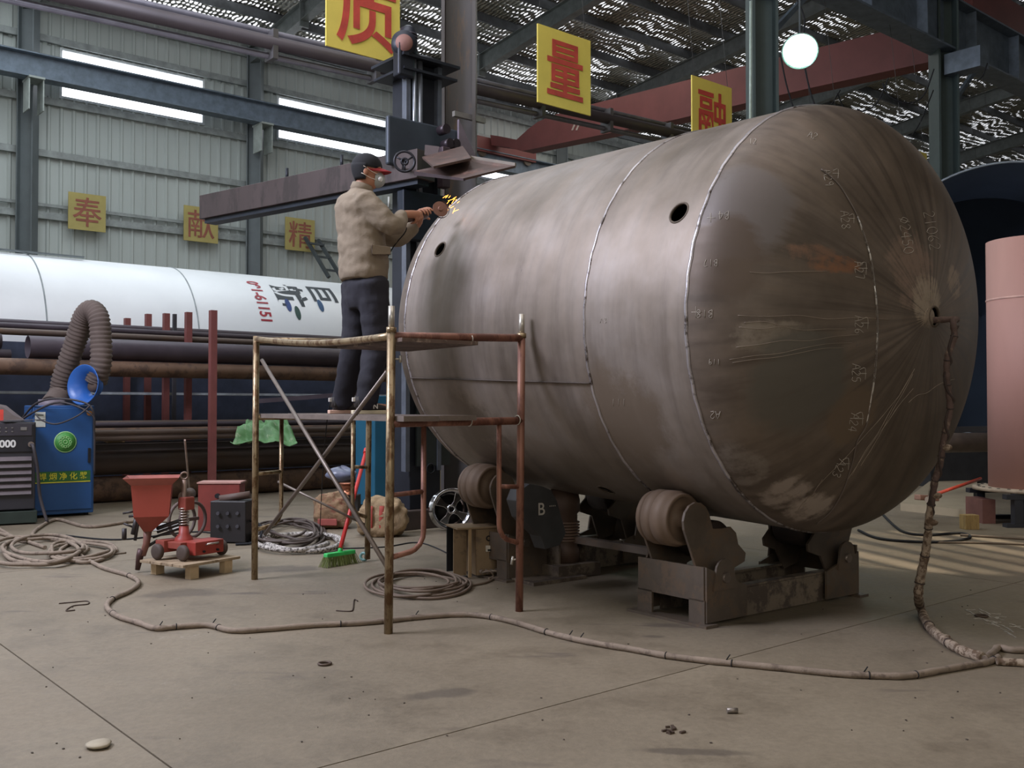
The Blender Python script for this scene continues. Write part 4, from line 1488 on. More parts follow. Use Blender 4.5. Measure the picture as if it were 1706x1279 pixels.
MB().lathe(wr_c - wx * 0.08, wx, [(0.19, 0), (0.205, 0.0), (0.205, 0.012), (0.18, 0.03), (0.17, 0.12), (0.175, 0.15), (0.205, 0.16), (0.212, 0.17), (0.205, 0.178), (0.185, 0.165), (0.165, 0.14), (0.16, 0.04), (0.19, 0)], 40).build('rim', chrome, wheel)
x_, y_, z_ = frame(wx)
for k in range(4):
    a = 0.55 + k * PI / 2
    d1 = x_ * math.cos(a) + y_ * math.sin(a); d2 = z_.cross(d1)
    mb = MB()
    pl = [(0.03, -0.03), (0.08, -0.022), (0.168, -0.05), (0.168, 0.05), (0.08, 0.022), (0.03, 0.03)]
    mb.prism(pl, wr_c + wx * 0.045, d1, d2, 0.022)
    mb.build('spoke', chrome, wheel, bevel=0.005)
MB().ring(wr_c + wx * 0.06, wx, 0.037, 0.014, 24, 8).build('hub', chrome, wheel)
MB().lathe(wr_c - wx * 0.06, wx, [(0.001, 0), (0.15, 0), (0.15, 0.02), (0.001, 0.02)], 30).build('brake_drum', M('dark_drum', '2a2624', 0.5, 0.4), wheel)

# ---------------------------------------------------------------- control box with cables
cbp = G(805, 962)
cb_ = thing('control_box', 'small open-sided tan control box on the floor behind the scaffold', 'control box', cbp)
tan = M('tan_paint', '8a7458', 0.55, 0, 0.12, 5, second='6b5844', amount=0.25)
fx = V((0.93, 0.36, 0)).normalized(); fy = V((-fx.y, fx.x, 0))
Rc = Matrix((fx, fy, UP)).transposed()


def c_(a, b, z):
    return cbp + fx * a + fy * b + UP * z


bx('front_panel', c_(0.035, 0.0, 0.19), (0.17, 0.015, 0.34), tan, cb_, Rc, 0.003)
bx('side_panel', c_(0.115, 0.13, 0.19), (0.012, 0.26, 0.34), tan, cb_, Rc)
bx('side_panel', c_(-0.05, 0.13, 0.19), (0.012, 0.26, 0.34), tan, cb_, Rc)
bx('side_panel', c_(-0.15, 0.10, 0.19), (0.10, 0.012, 0.36), tan, cb_, Rc)
bx('door', c_(-0.105, 0.0, 0.19), (0.02, 0.02, 0.36), M('pale_tan_edge', 'a58a66', 0.6), cb_, Rc)
bx('top_panel', c_(-0.04, 0.12, 0.37), (0.34, 0.28, 0.014), tan, cb_, Rc, 0.003)
bx('back_panel', c_(-0.04, 0.25, 0.19), (0.33, 0.012, 0.34), black_m, cb_, Rc)
MB().ring(c_(0.04, -0.012, 0.29), -fy, 0.017, 0.005, 20, 6).build('socket_ring', black_m, cb_)
bk_ = bx('breaker', c_(0.045, -0.012, 0.215), (0.06, 0.02, 0.045), M('white_breaker', 'cfc8ba', 0.5), cb_, Rc, 0.002)
bx('breaker_lever', c_(0.05, -0.026, 0.205), (0.045, 0.012, 0.012), black_m, bk_, Rc)
for k in range(4):
    MB().cyl(c_(-0.02 + 0.04 * k, 0, 0.05), c_(-0.02 + 0.04 * k, -0.04, 0.045), 0.016, n=12).build('cable_gland', M('dusty_cable', '7a6b5d', 0.7), cb_)
    MB().tube(catmull([c_(-0.02 + 0.04 * k, -0.04, 0.045), c_(0.02 + 0.045 * k, -0.09, 0.06), c_(0.05 + 0.045 * k, -0.08, 0.02), c_(0.0 + 0.03 * k, -0.12, 0.012)], 5), 0.007, 6).build('cable_tail', M('dusty_cable', '7a6b5d'), cb_)
for k in range(4):
    bx('foot', c_(-0.13 + 0.24 * (k % 2), 0.03 + 0.2 * (k // 2), 0.008), (0.03, 0.03, 0.016), black_m, cb_, Rc)

# ---------------------------------------------------------------- fume extractor
fp = G(106, 861); fn = V((0.60, -0.80, 0)).normalized(); fxx = V((-fn.y, fn.x, 0))
Rf = Matrix((fxx, -fn, UP)).transposed()
blue = M('royal_blue_paint', '27538a', 0.45, 0, 0.1, 3)
fe = thing('fume_extractor', 'royal blue fume extractor cabinet with a corrugated hose and a green round emblem', 'fume extractor', fp)
fw, fd_, fh = 0.66, 0.5, 1.25


def f_(a, b, z):
    return fp + fxx * a - fn * b + UP * z


bx('cabinet', f_(0, fd_ / 2 + 0.02, fh / 2 + 0.03), (fw, fd_, fh), blue, fe, Rf, 0.012)
dr_ = bx('door', f_(0.0, 0.012, fh / 2 + 0.04), (fw - 0.05, 0.02, fh - 0.08), blue, fe, Rf, 0.006)
bx('door_handle', f_(fw / 2 - 0.06, -0.012, 0.70), (0.028, 0.03, 0.17), black_m, dr_, Rf, 0.004)
for a in (-1, 1):
    for b in (0.08, 0.42):
        MB().cyl(f_(a * 0.26 - 0.02, b, 0.035), f_(a * 0.26 + 0.02, b, 0.035), 0.034, n=16).build('castor', black_m, fe)
grn = M('emblem_green', '4f9a4a', 0.5); lgrn = M('emblem_pale_green', '9fd08a', 0.5)
ec = f_(0.01, -0.001, 0.86)
em_ = MB().lathe(ec, fn, [(0.001, 0.002), (0.118, 0.002), (0.118, 0.0)], 40).build('emblem', grn, fe)
MB().lathe(ec, fn, [(0.112, 0.004), (0.122, 0.004), (0.122, 0)], 40).build('emblem_ring', lgrn, em_)
for k in range(12):
    a = 2 * PI * k / 12
    dx_ = fxx * math.cos(a) + UP * math.sin(a)
    MB().ring(ec + fn * 0.004 + dx_ * 0.055, fn, 0.013, 0.0035, 14, 4).build('emblem_petal', lgrn, em_)
MB().ring(ec + fn * 0.004, fn, 0.02, 0.005, 18, 4).build('emblem_centre', lgrn, em_)
ns_ = bx('name_strip', f_(-0.01, -0.001, 0.465), (fw - 0.07, 0.004, 0.12), M('dark_green_strip', '2f6a36', 0.5), fe, Rf)
bx('yellow_line', f_(-0.01, -0.002, 0.40), (fw - 0.07, 0.005, 0.012), M('yellow_print', 'd8d23c', 0.5), fe, Rf)
for k, ch in enumerate('焊烟净化器'):
    lettering('strip_letter', ch, f_(-0.23 + 0.11 * k, -0.004, 0.468), fxx, UP, 0.088, M('yellow_print', 'd8d23c'), ns_, 0.0008, 0.003)
bx('paper_label', f_(-0.26, -0.002, 1.12), (0.11, 0.004, 0.17), M('white_paper', 'c9ccc2', 0.7), fe, Rf)
lettering('label_print', '合格证', f_(-0.26, -0.005, 1.15), fxx, UP, 0.03, M('print_grey', '52564e'), fe, 0.0, 0.002) if False else None
bx('label_print', f_(-0.26, -0.005, 1.17), (0.07, 0.002, 0.012), M('print_grey', '52564e', 0.7), fe, Rf)
bx('label_print', f_(-0.26, -0.005, 1.11), (0.08, 0.002, 0.008), M('print_grey', '52564e'), fe, Rf)
MB().lathe(f_(0.27, -0.001, 1.19), fn, [(0.001, 0.003), (0.03, 0.003), (0.03, 0)], 20).build('round_sticker', M('orange_sticker', 'c98a4a', 0.6), fe)
# corrugated hose and hood
hp = [f_(-0.1, 0.2, fh + 0.03), At(100, 655, 11.75), At(104, 632, 11.75), At(117, 595, 11.7), At(129, 560, 11.65), At(139, 530, 11.6), At(152, 517, 11.55), At(164, 530, 11.5), At(168, 565, 11.5), At(168, 605, 11.5), At(160, 635, 11.55)]
hpts = catmull(hp, 16)
hr = [0.118 + 0.010 * math.sin(i * PI / 1.5) for i in range(len(hpts))]
MB().tube(hpts, hr, 20).build('corrugated_hose', M('dusty_brown_hose', '62554f', 0.8, 0, 0.12, 6), fe)
MB().lathe(f_(-0.1, 0.2, fh + 0.03), UP, [(0.14, 0), (0.14, 0.07), (0.128, 0.07), (0.128, 0)], 28).build('hose_collar', M('pale_purple_gusset', '746a74'), fe)
hoc = At(140, 641, 11.35); hax = V((-0.35, -0.85, 0.1)).normalized()
MB().lathe(hoc - hax * 0.14, hax, [(0.11, -0.04), (0.12, 0.0), (0.16, 0.06), (0.225, 0.15), (0.235, 0.16), (0.225, 0.162), (0.15, 0.07), (0.105, 0.005), (0.1, -0.04)], 36).build('hood', M('bright_blue_hood', '2f62ad', 0.35, 0, 0.06, 3), fe); hd_o = [c for c in fe.children if c.name.startswith('hood')][-1]
MB().lathe(hoc - hax * 0.14, hax, [(0.001, 0.03), (0.06, 0.03), (0.07, -0.02)], 24).build('hood_throat', M('brown_throat', '5b4a40', 0.8), hd_o)
for k, (w1, w2) in enumerate((((60, 672), (150, 676)), ((50, 690), (152, 690)))):
    pts = catmull([At(w1[0] - 25, 700 + 10 * k, 11.35), At(w1[0], w1[1], 11.2), At(100, 664 + 6 * k, 11.15), At(w2[0], w2[1], 11.15), At(157, 720, 11.2), At(157, 790, 11.25)], 6)
    MB().tube(pts, 0.012, 6).build('draped_cable', M('dark_grey_cable', '3a3538', 0.6), fe)
pts = catmull([At(60, 690, 11.1), At(70, 700, 11.0), At(95, 706, 11.0), At(130, 692, 11.0), At(150, 675, 11.1)], 6)
MB().tube(pts, 0.009, 6).build('draped_cable', M('dark_grey_cable', '3a3538'), fe)

# ---------------------------------------------------------------- welding power source
pp = At(8, 870, 10.6); pp.z = 0
pn = V((0.5, -0.866, 0)); px_ = V((-pn.y, pn.x, 0)); Rp = Matrix((px_, -pn, UP)).transposed()
ps = thing('welding_power_source', 'black louvred welding power source with the white number 1000, left of the blue extractor', 'welding machine', pp)


def p__(a, b, z):
    return pp + px_ * a - pn * b + UP * z


dk = M('dark_machine_grey', '2b2a30', 0.5, 0, 0.1, 4)
bx('case', p__(-0.02, 0.35, 0.63), (0.62, 0.7, 0.94), dk, ps, Rp, 0.01)
bx('front_panel', p__(-0.02, -0.005, 0.93), (0.58, 0.02, 0.30), M('black_panel', '1d1d24', 0.4), ps, Rp, 0.004)
cf_ = bx('control_frame', p__(0.0, -0.02, 1.02), (0.5, 0.01, 0.13), M('dark_control', '37343c', 0.4), ps, Rp, 0.002)
bx('display', p__(0.17, -0.028, 1.03), (0.06, 0.008, 0.035), M('grey_display', '777470', 0.3), cf_, Rp)
for i in range(4):
    for j in range(2):
        bx('button', p__(-0.12 + 0.06 * i, -0.028, 1.0 + 0.04 * j), (0.018, 0.008, 0.01), M('grey_display', '777470'), cf_, Rp)
lettering('model_number', '1000', p__(0.0, -0.017, 0.87), px_, UP, 0.105, M('white_print', 'd5d5d2', 0.5), ps, 0.004, 0.003)
for k in range(6):
    z0 = 0.32 + 0.072 * k
    pass
    mb = MB()
    a, b = p__(-0.31, 0, z0), p__(0.25, 0, z0)
    mb.add([a, b, b + pn * 0.035 + UP * 0.006, a + pn * 0.035 + UP * 0.006, a + UP * 0.05, b + UP * 0.05], [(0, 1, 2, 3), (3, 2, 5, 4), (0, 3, 4), (1, 5, 2)])
    mb.build('louvre', M('brown_grey_louvre', '5c5255', 0.5), ps)
bx('base_frame', p__(-0.02, 0.3, 0.08), (0.66, 0.66, 0.13), M('dark_green_base', '27332c', 0.6), ps, Rp, 0.006)
MB().cyl(p__(0.24, -0.02, 0.86), p__(0.24, -0.08, 0.86), 0.03, n=18).build('output_socket', bolt_m, ps)
MB().tube(catmull([p__(0.24, -0.07, 0.86), p__(0.26, -0.14, 0.82), p__(0.30, -0.14, 0.6), p__(0.33, -0.1, 0.3), p__(0.4, -0.15, 0.02)], 6), 0.018, 8).build('output_cable', M('dark_grey_cable', '3a3538'), ps)
tag(MB().box(p__(-0.1, 0.15, 1.17), (0.16, 0.12, 0.13), Rp).build('red_box', M('bright_red_plastic', 'd0473c', 0.4)), 'small bright red box on top of the black power source at the left edge', 'box')
bp_ = thing('bent_plate', 'brown bent steel plate lying on the power source at the left edge', 'plate', p__(0.0, 0.35, 1.1))
quad_plate('plate', [p__(-0.3, 0.5, 1.35), p__(0.02, 0.4, 1.28), p__(0.2, 0.3, 1.12), p__(-0.3, 0.3, 1.12)], 0.01, M('brown_sheet', '4f413c', 0.5), bp_)
quad_plate('plate', [p__(-0.02, -0.05, 1.11), p__(0.40, 0.1, 1.12), p__(0.2, 0.3, 1.115), p__(-0.1, 0.2, 1.11)], 0.008, M('grey_sheet', '6a676b', 0.4, 0.3), bp_)

# ---------------------------------------------------------------- white transport tank behind the racks
WR, WD, WZ = 1.52, 17.6, 2.24
whm = M('white_tank_paint', 'e6e9ea', 0.35, 0, 0.05, 0.8)
wt = thing('white_tank', 'long white lying tank with rotated red and black lettering behind the pipe rack', 'tank', P(7, WD, 0))


def wpt(s_, th, r=WR):
    """th measured from the side facing the photographer, upwards"""
    return P(s_, WD, WZ) + (-BD * math.cos(th) + UP * math.sin(th)) * r


mb = MB().lathe(P(1.0, WD, WZ), AD, [(0.001, -0.35), (0.7, -0.28), (1.25, -0.12), (WR, 0), (WR, 11.4), (1.25, 11.52), (0.7, 11.68), (0.001, 11.75)], 72)
mb.build('shell', whm, wt)
ring_m = M('grey_weld_line', '8d9496', 0.5)
for u in (47, 291):
    h_ = on_plane(u, 445, P(0, WD - 0.4, 0), BD)
    s_ = h_.dot(AD)
    MB().tube([wpt(s_, -1 + 3 * i / 40, WR + 0.001) for i in range(41)], 0.012, 6).build('ring_seam', ring_m, wt)
for s_ in (3.0, 9.5):
    MB().box(P(s_, WD, 0.5), (0.4, 2.0, 1.0), RB).build('saddle', M('grey_saddle', '50545a', 0.6), wt)


def whit(u, v):
    o = V((0, 0, H)); d = ray(u, v)
    # ray against the lying cylinder
    oy, dy = o.dot(BD) - WD, d.dot(BD); oz, dz = o.z - WZ, d.z
    A_, B_, C_ = dy * dy + dz * dz, 2 * (oy * dy + oz * dz), oy * oy + oz * oz - WR * WR
    t = (-B_ - math.sqrt(B_ * B_ - 4 * A_ * C_)) / (2 * A_)
    p = o + d * t
    return p.dot(AD), math.atan2(p.z - WZ, -(p.dot(BD) - WD))


def wtext(name, body, u, v, size, mat, bold, sx=1.0):
    s0_, th0 = whit(u, v)
    vs, fs = text_mesh(body, size, bold)
    bm = bmesh.new()
    bvs = [bm.verts.new(p) for p in vs]
    for f in fs:
        try:
            bm.faces.new([bvs[i] for i in f])
        except ValueError:
            pass
    for _ in range(4):
        es = [e for e in bm.edges if e.calc_length() > 0.07]
        if es:
            bmesh.ops.subdivide_edges(bm, edges=es, cuts=1)
            bmesh.ops.triangulate(bm, faces=bm.faces)
    bm.verts.ensure_lookup_table(); bm.verts.index_update()
    vs = [v.co.copy() for v in bm.verts]; fs = [tuple(v.index for v in f.verts) for f in bm.faces]
    bm.free()
    mb = MB().add([wpt(s0_ + p.y, th0 - p.x * sx / WR, WR + 0.006) for p in vs], fs)
    return mb.build(name, mat, wt, fix=False)


dkp = M('black_paint', '2c3236', 0.5)
wtext('painted_character', '巨', 537, 490, 0.60, dkp, 0.014)
wtext('painted_character', '航', 483, 490, 0.66, dkp, 0.012)
wtext('painted_number', '091-61151', 434, 496, 0.30, M('dark_red_paint', '9c2f3a', 0.5), 0.008, 0.82)
for u, v, c in ((480, 508, '2a3f74'), (496, 521, '2f4740'), (534, 509, '2c4a6c')):
    s0_, th0 = whit(u, v)
    vs = [wpt(s0_ + 0.055 * math.cos(a), th0 + 0.10 * math.sin(a), WR + 0.008) for a in [2 * PI * i / 16 for i in range(16)]]
    MB().add(vs, [tuple(range(16))]).build('leaf_emblem', M('leaf_' + c, c, 0.5), wt, fix=False)
tag(MB().beam(wpt(2.0, 1.35, WR + 0.05), wpt(5.2, 1.3, WR + 0.05), 0.10, 0.02).build('roof_strip', M('grey_strip', '6d7678', 0.5)), 'thin grey strip lying on top of the white tank at the left edge', 'strip')

# ---------------------------------------------------------------- pipe rack with loose steel pipes
red_post = M('dull_red_post', '7a4642', 0.6, 0, 0.15, 5)
pipe_m = [M('brown_steel_pipe', '6c5d55', 0.55, 0.2, 0.2, 3, second='6e5a4a', amount=0.3, stretch=(0.3, 0.3, 1)),
          M('dark_violet_pipe', '514850', 0.5, 0.25, 0.2, 3), M('rust_orange_pipe', '7d6250', 0.65, 0.1, 0.2, 3, second='5d4a40', amount=0.4)]
rack = thing('pipe_rack', 'red square-post rack holding steel pipes in front of the white tank', 'rack', P(6, 14, 0))
posts = [(355, 517, 13.15), (314, 520, 14.27), (277, 522, 14.9), (247, 523, 15.5), (212, 530, 15.6)]
for u, v, Yp in posts:
    p = At(u, v, Yp); b = V((p.x, p.y, 0))
    bx('post', V((p.x, p.y, p.z / 2)), (0.085, 0.085, p.z), red_post, rack, RB)
p = At(291, 523, 14.7)
bx('post', V((p.x, p.y, p.z / 2)), (0.05, 0.05, p.z), M('dark_post', '3c3a3e', 0.6), rack, RB)
for s_ in (3.0, 5.45, 9.0):
    for z in (0.70,):
        MB().box(P(s_, 14.7, z), (0.09, 2.2, 0.08), RB).build('cross_arm', red_post, rack)
rng = random.Random(11)


def lay_pipe(u1, v1, r, D, s0, s1, mi, label, tilt=0.0, group=None, z=None, wall=0.012):
    h_ = on_plane(u1, v1, P(0, D, 0), BD)
    z = h_.z if z is None else z
    a = P(s0, D, z); b = P(s1, D + tilt, z)
    o = MB().pipe(a, b, r, wall, 22).build('steel_pipe', pipe_m[mi])
    tag(o, label, 'pipe', group)
    return o


lay_pipe(200, 0, 0.17, 13.5, 0.5, 9.2, 2, 'thick rusty pipe on the floor, front one below the rack', z=0.175)
lay_pipe(200, 0, 0.165, 13.62, 0.5, 9.6, 0, 'thick brown pipe resting behind and above the front floor pipe', z=0.515)
lay_pipe(200, 580, 0.145, 13.5, 3.42, 9.6, 1, 'open-ended thick pipe on the upper rack level, end beside the corrugated hose', tilt=0.0, z=2.02)
lay_pipe(200, 612, 0.105, 13.42, 0.5, 9.6, 2, 'brown pipe under the open-ended one on the upper rack level', z=1.765)
lay_pipe(10, 570, 0.10, 13.9, 0.5, 3.2, 1, 'short dark pipe at the left edge, upper of two ends', z=2.10)
lay_pipe(10, 586, 0.08, 13.85, 0.5, 3.3, 1, 'short dark pipe at the left edge, lower of two ends', z=1.92)
for k in range(7):
    lay_pipe(200, 545, 0.045, 14.0 + 0.1 * k, 0.5, 9.6, k % 3, 'slim brown pipe in the top layer of the rack', z=2.30 + 0.02 * (k % 2) - 0.06 * (k < 1), group='slim pipes on the top of the rack', tilt=0)
for k in range(3):
    lay_pipe(200, 545, 0.055, 14.9 + 0.2 * k, 0.5, 9.8, (k + 1) % 3, 'brown pipe behind the slim top layer', z=2.42, group='pipes behind the slim top layer')
for k in range(11):
    r_ = 0.036
    lay_pipe(200, 700, r_, 12.95 + 0.13 * (k % 6), 0.5, 9.6, (k * 2) % 3, 'thin dark pipe on the lower rack level', z=0.86 + 0.075 * (k // 6) + 0.02 * (k % 2) + (0.09 if k in (8, 9) else 0), group='thin pipes on the lower rack level', tilt=rng.uniform(-.025, .025), wall=0.005)
for k in range(3):
    tag(MB().ibeam(P(0.5, 13.0 + 0.29 * k, 0.745), P(9.5, 13.02 + 0.29 * k, 0.745), 0.12, 0.1, 0.012).build('steel_channel', M('dark_channel', '3a3230', 0.6)), 'dark steel section lying under the thin pipes', 'beam', 'sections under the thin pipes')
tag(MB().beam(At(430, 668, 13.6), At(600, 655, 14.2), 0.06, 0.06).build('steel_bar', pipe_m[1]), 'slanting steel bar across the dark gap of the rack', 'bar')
tag(MB().box(P(6.5, 15.1, 1.46), (12, 0.6, 0.035), RB).build('sheet_stack', M('white_sheet', 'b5bdc2', 0.4)), 'pale metal sheet lying in the middle gap of the rack', 'sheet')
tag(MB().box(P(6.5, 15.98, 1.13), (13, 0.06, 2.2), RB).build('shade_panel', M('dark_blue_shade', '3c4356', 0.6)), 'added dark blue panel behind the lower rack level, standing for the shade there', 'panel')  # dark panel added to give the gap behind the pipes its shade
# rod, cardboard, green sheet
r0 = G(318, 842); r1 = At(308, 733, 10.1)
tag(MB().cyl(r0, r1, 0.013, 0.010, n=10).build('metal_rod', M('pale_rod', '97857c', 0.4, 0.5)), 'long thin metal rod leaning in front of the floor pipes', 'rod')
cbm = M('cardboard_strip', 'a98d6b', 0.8)
pts = [At(160, 728, 13.0), At(175, 726, 13.0), At(195, 727, 13.0), At(210, 732, 13.0)]
mb = MB()
mb.add([At(158, 725, 12.95), At(180, 724, 12.9), At(208, 729, 12.85), At(208, 737, 12.85), At(180, 737, 12.8), At(165, 733, 12.9), At(185, 731, 12.75)], [(0, 1, 6, 5), (1, 2, 3, 6), (5, 6, 4), (6, 3, 4)])
o = mb.build('cardboard_strip', cbm); tag(o, 'torn strip of cardboard on the pipes right of the blue extractor', 'cardboard')
so = o.modifiers.new('t', 'SOLIDIFY'); so.thickness = 0.01


def cloth(name, corner_px, Y, mat, label, cat, amp=0.05, nu=22, nv=12, seed=1, thick=0.006):
    """crumpled sheet spanning four image corners at given depths"""
    c0, c1, c2, c3 = [At(u, v, Y + dy) for u, v, dy in corner_px]
    mb = MB()

    def fn(u, v):
        p = lerp(lerp(c0, c1, u), lerp(c3, c2, u), v)
        n_ = mnoise.noise(V((u * 4 + seed, v * 3, seed))) + 0.5 * mnoise.noise(V((u * 9, v * 8 + seed, 2)))
        return p + V((0, -amp * 1.2 * n_, amp * n_))
    mb.grid(fn, nu, nv)
    o = mb.build(name, mat)
    so = o.modifiers.new('t', 'SOLIDIFY'); so.thickness = thick
    return tag(o, label, cat)


cloth('green_sheet', [(412, 698, 0.1), (478, 698, 0.2), (496, 738, -0.3), (383, 736, -0.35)], 12.6, M('green_woven_plastic', '557f4e', 0.6, 0, 0.2, 6, second='8a9a78', amount=0.2), 'crumpled green plastic sheet on the lower pipes behind the scaffold', 'sheet', 0.09)

# ladder against the wall
lad = thing('ladder', 'dark ladder slanting up the long wall below the third small sign', 'ladder', onD(545, 470, 25.4))
for du in (0, 22):
    MB().beam(onD(508 + du, 395 + du * 0.2, 26.0), onD(548 + du, 462 + du * 0.1, 25.2), 0.09, 0.09).build('ladder_rail', M('dark_ladder', '43494b', 0.6), lad)
for k in range(3):
    a = onD(515 + 13 * k, 405 + 22 * k, 25.8 - 0.2 * k); b = onD(540 + 12 * k, 408 + 22 * k, 25.8 - 0.2 * k)
    MB().beam(a, b, 0.06, 0.06).build('rung', M('dark_ladder', '43494b'), lad)

# ---------------------------------------------------------------- yellow signs
yel = M('yellow_sign_board', 'e3cf62', 0.6, 0, 0.08, 2)
yel2 = M('dim_lit_yellow_board', 'a89a5e', 0.8, 0, 0.12, 2)  # sign yellow darkened, the dimmer light at the wall put into the colour
red = M('red_lettering', 'c04a3e', 0.6)
red2 = M('dim_lit_red_lettering', '8f5546', 0.8)  # sign red darkened for the same dim wall light


def glyph(name, ch, c, x, w, h, mat, parent, bold=0.02, lift=0.004):
    vs, fs = text_mesh(ch, 1.0, bold)
    W0 = max(v.x for v in vs) - min(v.x for v in vs); H0 = max(v.y for v in vs) - min(v.y for v in vs)
    z = V(x).cross(UP)
    mb = MB().add([V(c) + V(x) * (v.x * w / W0) + UP * (v.y * h / H0) + z * lift for v in vs], fs)
    return mb.build(name, mat, parent, fix=False)


row_lbl = ['yellow hanging sign cut off by the top of the picture, above the dark mast',
           'yellow hanging sign with a red stacked character, second along the column row',
           'yellow hanging sign with a red character, just above the top of the steel tank',
           'yellow hanging sign mostly hidden behind the crown of the steel tank',
           'yellow hanging sign partly behind the dished end, beside the far column',
           'yellow hanging sign with only its top corner above the black shell']
for k in range(6):
    sc_ = 5.56 + 2.935 * k
    z0, z1 = 5.0, 5.97
    t = thing('hanging_sign', row_lbl[k], 'sign', P(sc_, 9.0, z0), 'yellow signs hung along the column row')
    MB().box(P(sc_, 9.0, (z0 + z1) / 2), (0.91, 0.02, z1 - z0), RB).build('board', yel, t)
    for a in (-0.38, 0.38):
        MB().cyl(P(sc_ + a, 9.01, z1), P(sc_ + a, 9.25, 8.3), 0.004, n=5).build('hanging_wire', M('thin_wire', '4a4a4a', 0.5), t)
    ch = ['质', '量', '融', None, '兴', None][k]
    if ch:
        w_, h_ = ((0.74, 0.86), (0.62, 0.70), (0.66, 0.68), (0, 0), (0.6, 0.66))[k]
        glyph('red_character', ch, P(sc_ + (0.03 if k == 0 else 0), 8.985, (z0 + z1) / 2 + (0.03 if k == 0 else 0)), AD, w_, h_, red, t, 0.014)
for k, (ch, u0, u1, v0, v1) in enumerate((('奉', 113.5, 176, 323, 384), ('献', 306, 363, 345, 403), ('精', 475, 524, 364, 418))):
    a = onD(u0, (v0 + v1) / 2, 26.15); b = onD(u1, (v0 + v1) / 2, 26.15)
    zt_ = onD((u0 + u1) / 2, v0, 26.15).z; zb__ = onD((u0 + u1) / 2, v1, 26.15).z
    c = (a + b) / 2; c.z = (zt_ + zb__) / 2
    lb = ['dimly lit yellow wall sign farthest left on the long wall', 'dimly lit yellow wall sign partly hidden by the tip of the boom', 'dimly lit yellow wall sign just left of the worker'][k]
    t = thing('wall_sign', lb, 'sign', V((c.x, c.y, zb__)), 'dimly lit yellow signs on the long wall')
    w_ = (b - a).dot(AD)
    MB().box(c, (w_, 0.03, zt_ - zb__), RB).build('board', yel2, t)
    glyph('red_character', ch, c - BD * 0.02, AD, w_ * 0.78, (zt_ - zb__) * 0.8, red2, t, 0.005)

# ---------------------------------------------------------------- overhead: pipes, crane, lamp, loose wires
o = thing('overhead_pipe', 'long dark overhead pipe running past the near column under the hanging signs', 'pipe', P(8, 9.7, 5.1))
pa_, pb_ = onD(120, -4, 9.75), onD(1165, 232, 9.75)
dirp = (pb_ - pa_)
MB().cyl(pa_ - dirp * 0.1, pb_ + dirp * 0.8, 0.075, n=18).build('pipe', M('dark_purple_pipe', '3a3335', 0.5, 0.1, 0.15, 3), o)
MB().cyl(pa_ - dirp * 0.1 + V((0, .1, -0.12)), pb_ + dirp * 0.8 + V((0, .1, -0.12)), 0.035, n=12).build('pipe', M('grey_pipe', '5c5a60', 0.5, 0.1), o)
MB().cyl(pa_ - dirp * 0.1 + V((0, .1, 0.14)), pb_ + dirp * 0.8 + V((0, .1, 0.14)), 0.03, n=12).build('pipe', M('grey_pipe', '6a686a'), o)
for k in range(9):
    c = lerp(pa_, pb_, 0.22 + 0.14 * k)
    bx('pipe_bracket', c + V((0, 0.05, -0.02)), (0.06, 0.2, 0.32), M('dark_bracket', '4c4a4c', 0.5), o, RB)
crane = thing('bridge_crane', 'faded red bridge crane girder crossing the hall under the roof', 'crane', P(21.1, 17, 8.5))
crm = M('faded_red_crane', '75403d', 0.6, 0, 0.15, 1.2)
mb = MB()
cp0 = P(21.1, 25.3, 0)
px_prism(mb, [(836, 229), (838, 246), (868, 250), (889, 256), (1148, 204), (1377, 152), (1640, 96), (1640, 25), (1513, 56), (1148, 144), (985, 184), (938, 198), (915, 208), (899, 220), (880, 237), (850, 231)], cp0, -BD, 0.5)
mb.build('girder', crm, crane)
for du in (0, 7):
    mb = MB()
    px_prism(mb, [(958 + du, 203), (961 + du, 203), (955 + du, 217), (952 + du, 217)], cp0 - AD * 0.505, -BD, 0.01)
    mb.build('painted_stripe', M('pale_stripe', 'b5a398', 0.6), crane)
MB().box(P(21.4, 25.65, 9.95), (2.6, 0.35, 0.5), RB).build('end_truck', crm, crane)
MB().box(P(21.4, 9.3, 9.6), (3.2, 0.5, 0.6), RB).build('end_truck', crm, crane)
for w_ in (20.4, 22.4):
    MB().cyl(P(w_, 25.55, 9.72), P(w_, 25.75, 9.72), 0.16, n=20).build('truck_wheel', plate_m, crane)
# second girder far away in the next bay
lampc = At(1333, 85, 12.4)
ld = (V((0, 0, H)) - lampc).normalized(); ld = (ld + V((0, 0, -0.35))).normalized()
lamp = thing('high_bay_lamp', 'glaring greenish white high bay lamp right of the teal grey column', 'lamp', lampc)
MB().lathe(lampc, ld, [(0.05, -0.28), (0.08, -0.2), (0.16, -0.12), (0.225, 0.0), (0.23, 0.02), (0.22, 0.02), (0.15, -0.10), (0.05, -0.18)], 32).build('reflector', M('grey_reflector', '90a09c', 0.3, 0.5), lamp)
MB().lathe(lampc, ld, [(0.001, 0.03), (0.12, 0.025), (0.2, 0.0), (0.21, -0.02), (0.001, -0.05)], 32).build('lamp_glass', M('lamp_glow', 'b8ffe6', 0.3, emit=32, var=0), lamp)
MB().cyl(lampc - ld * 0.25, V((lampc.x, lampc.y, 8.2)), 0.015, n=8).build('hanger', steel_grey, lamp)
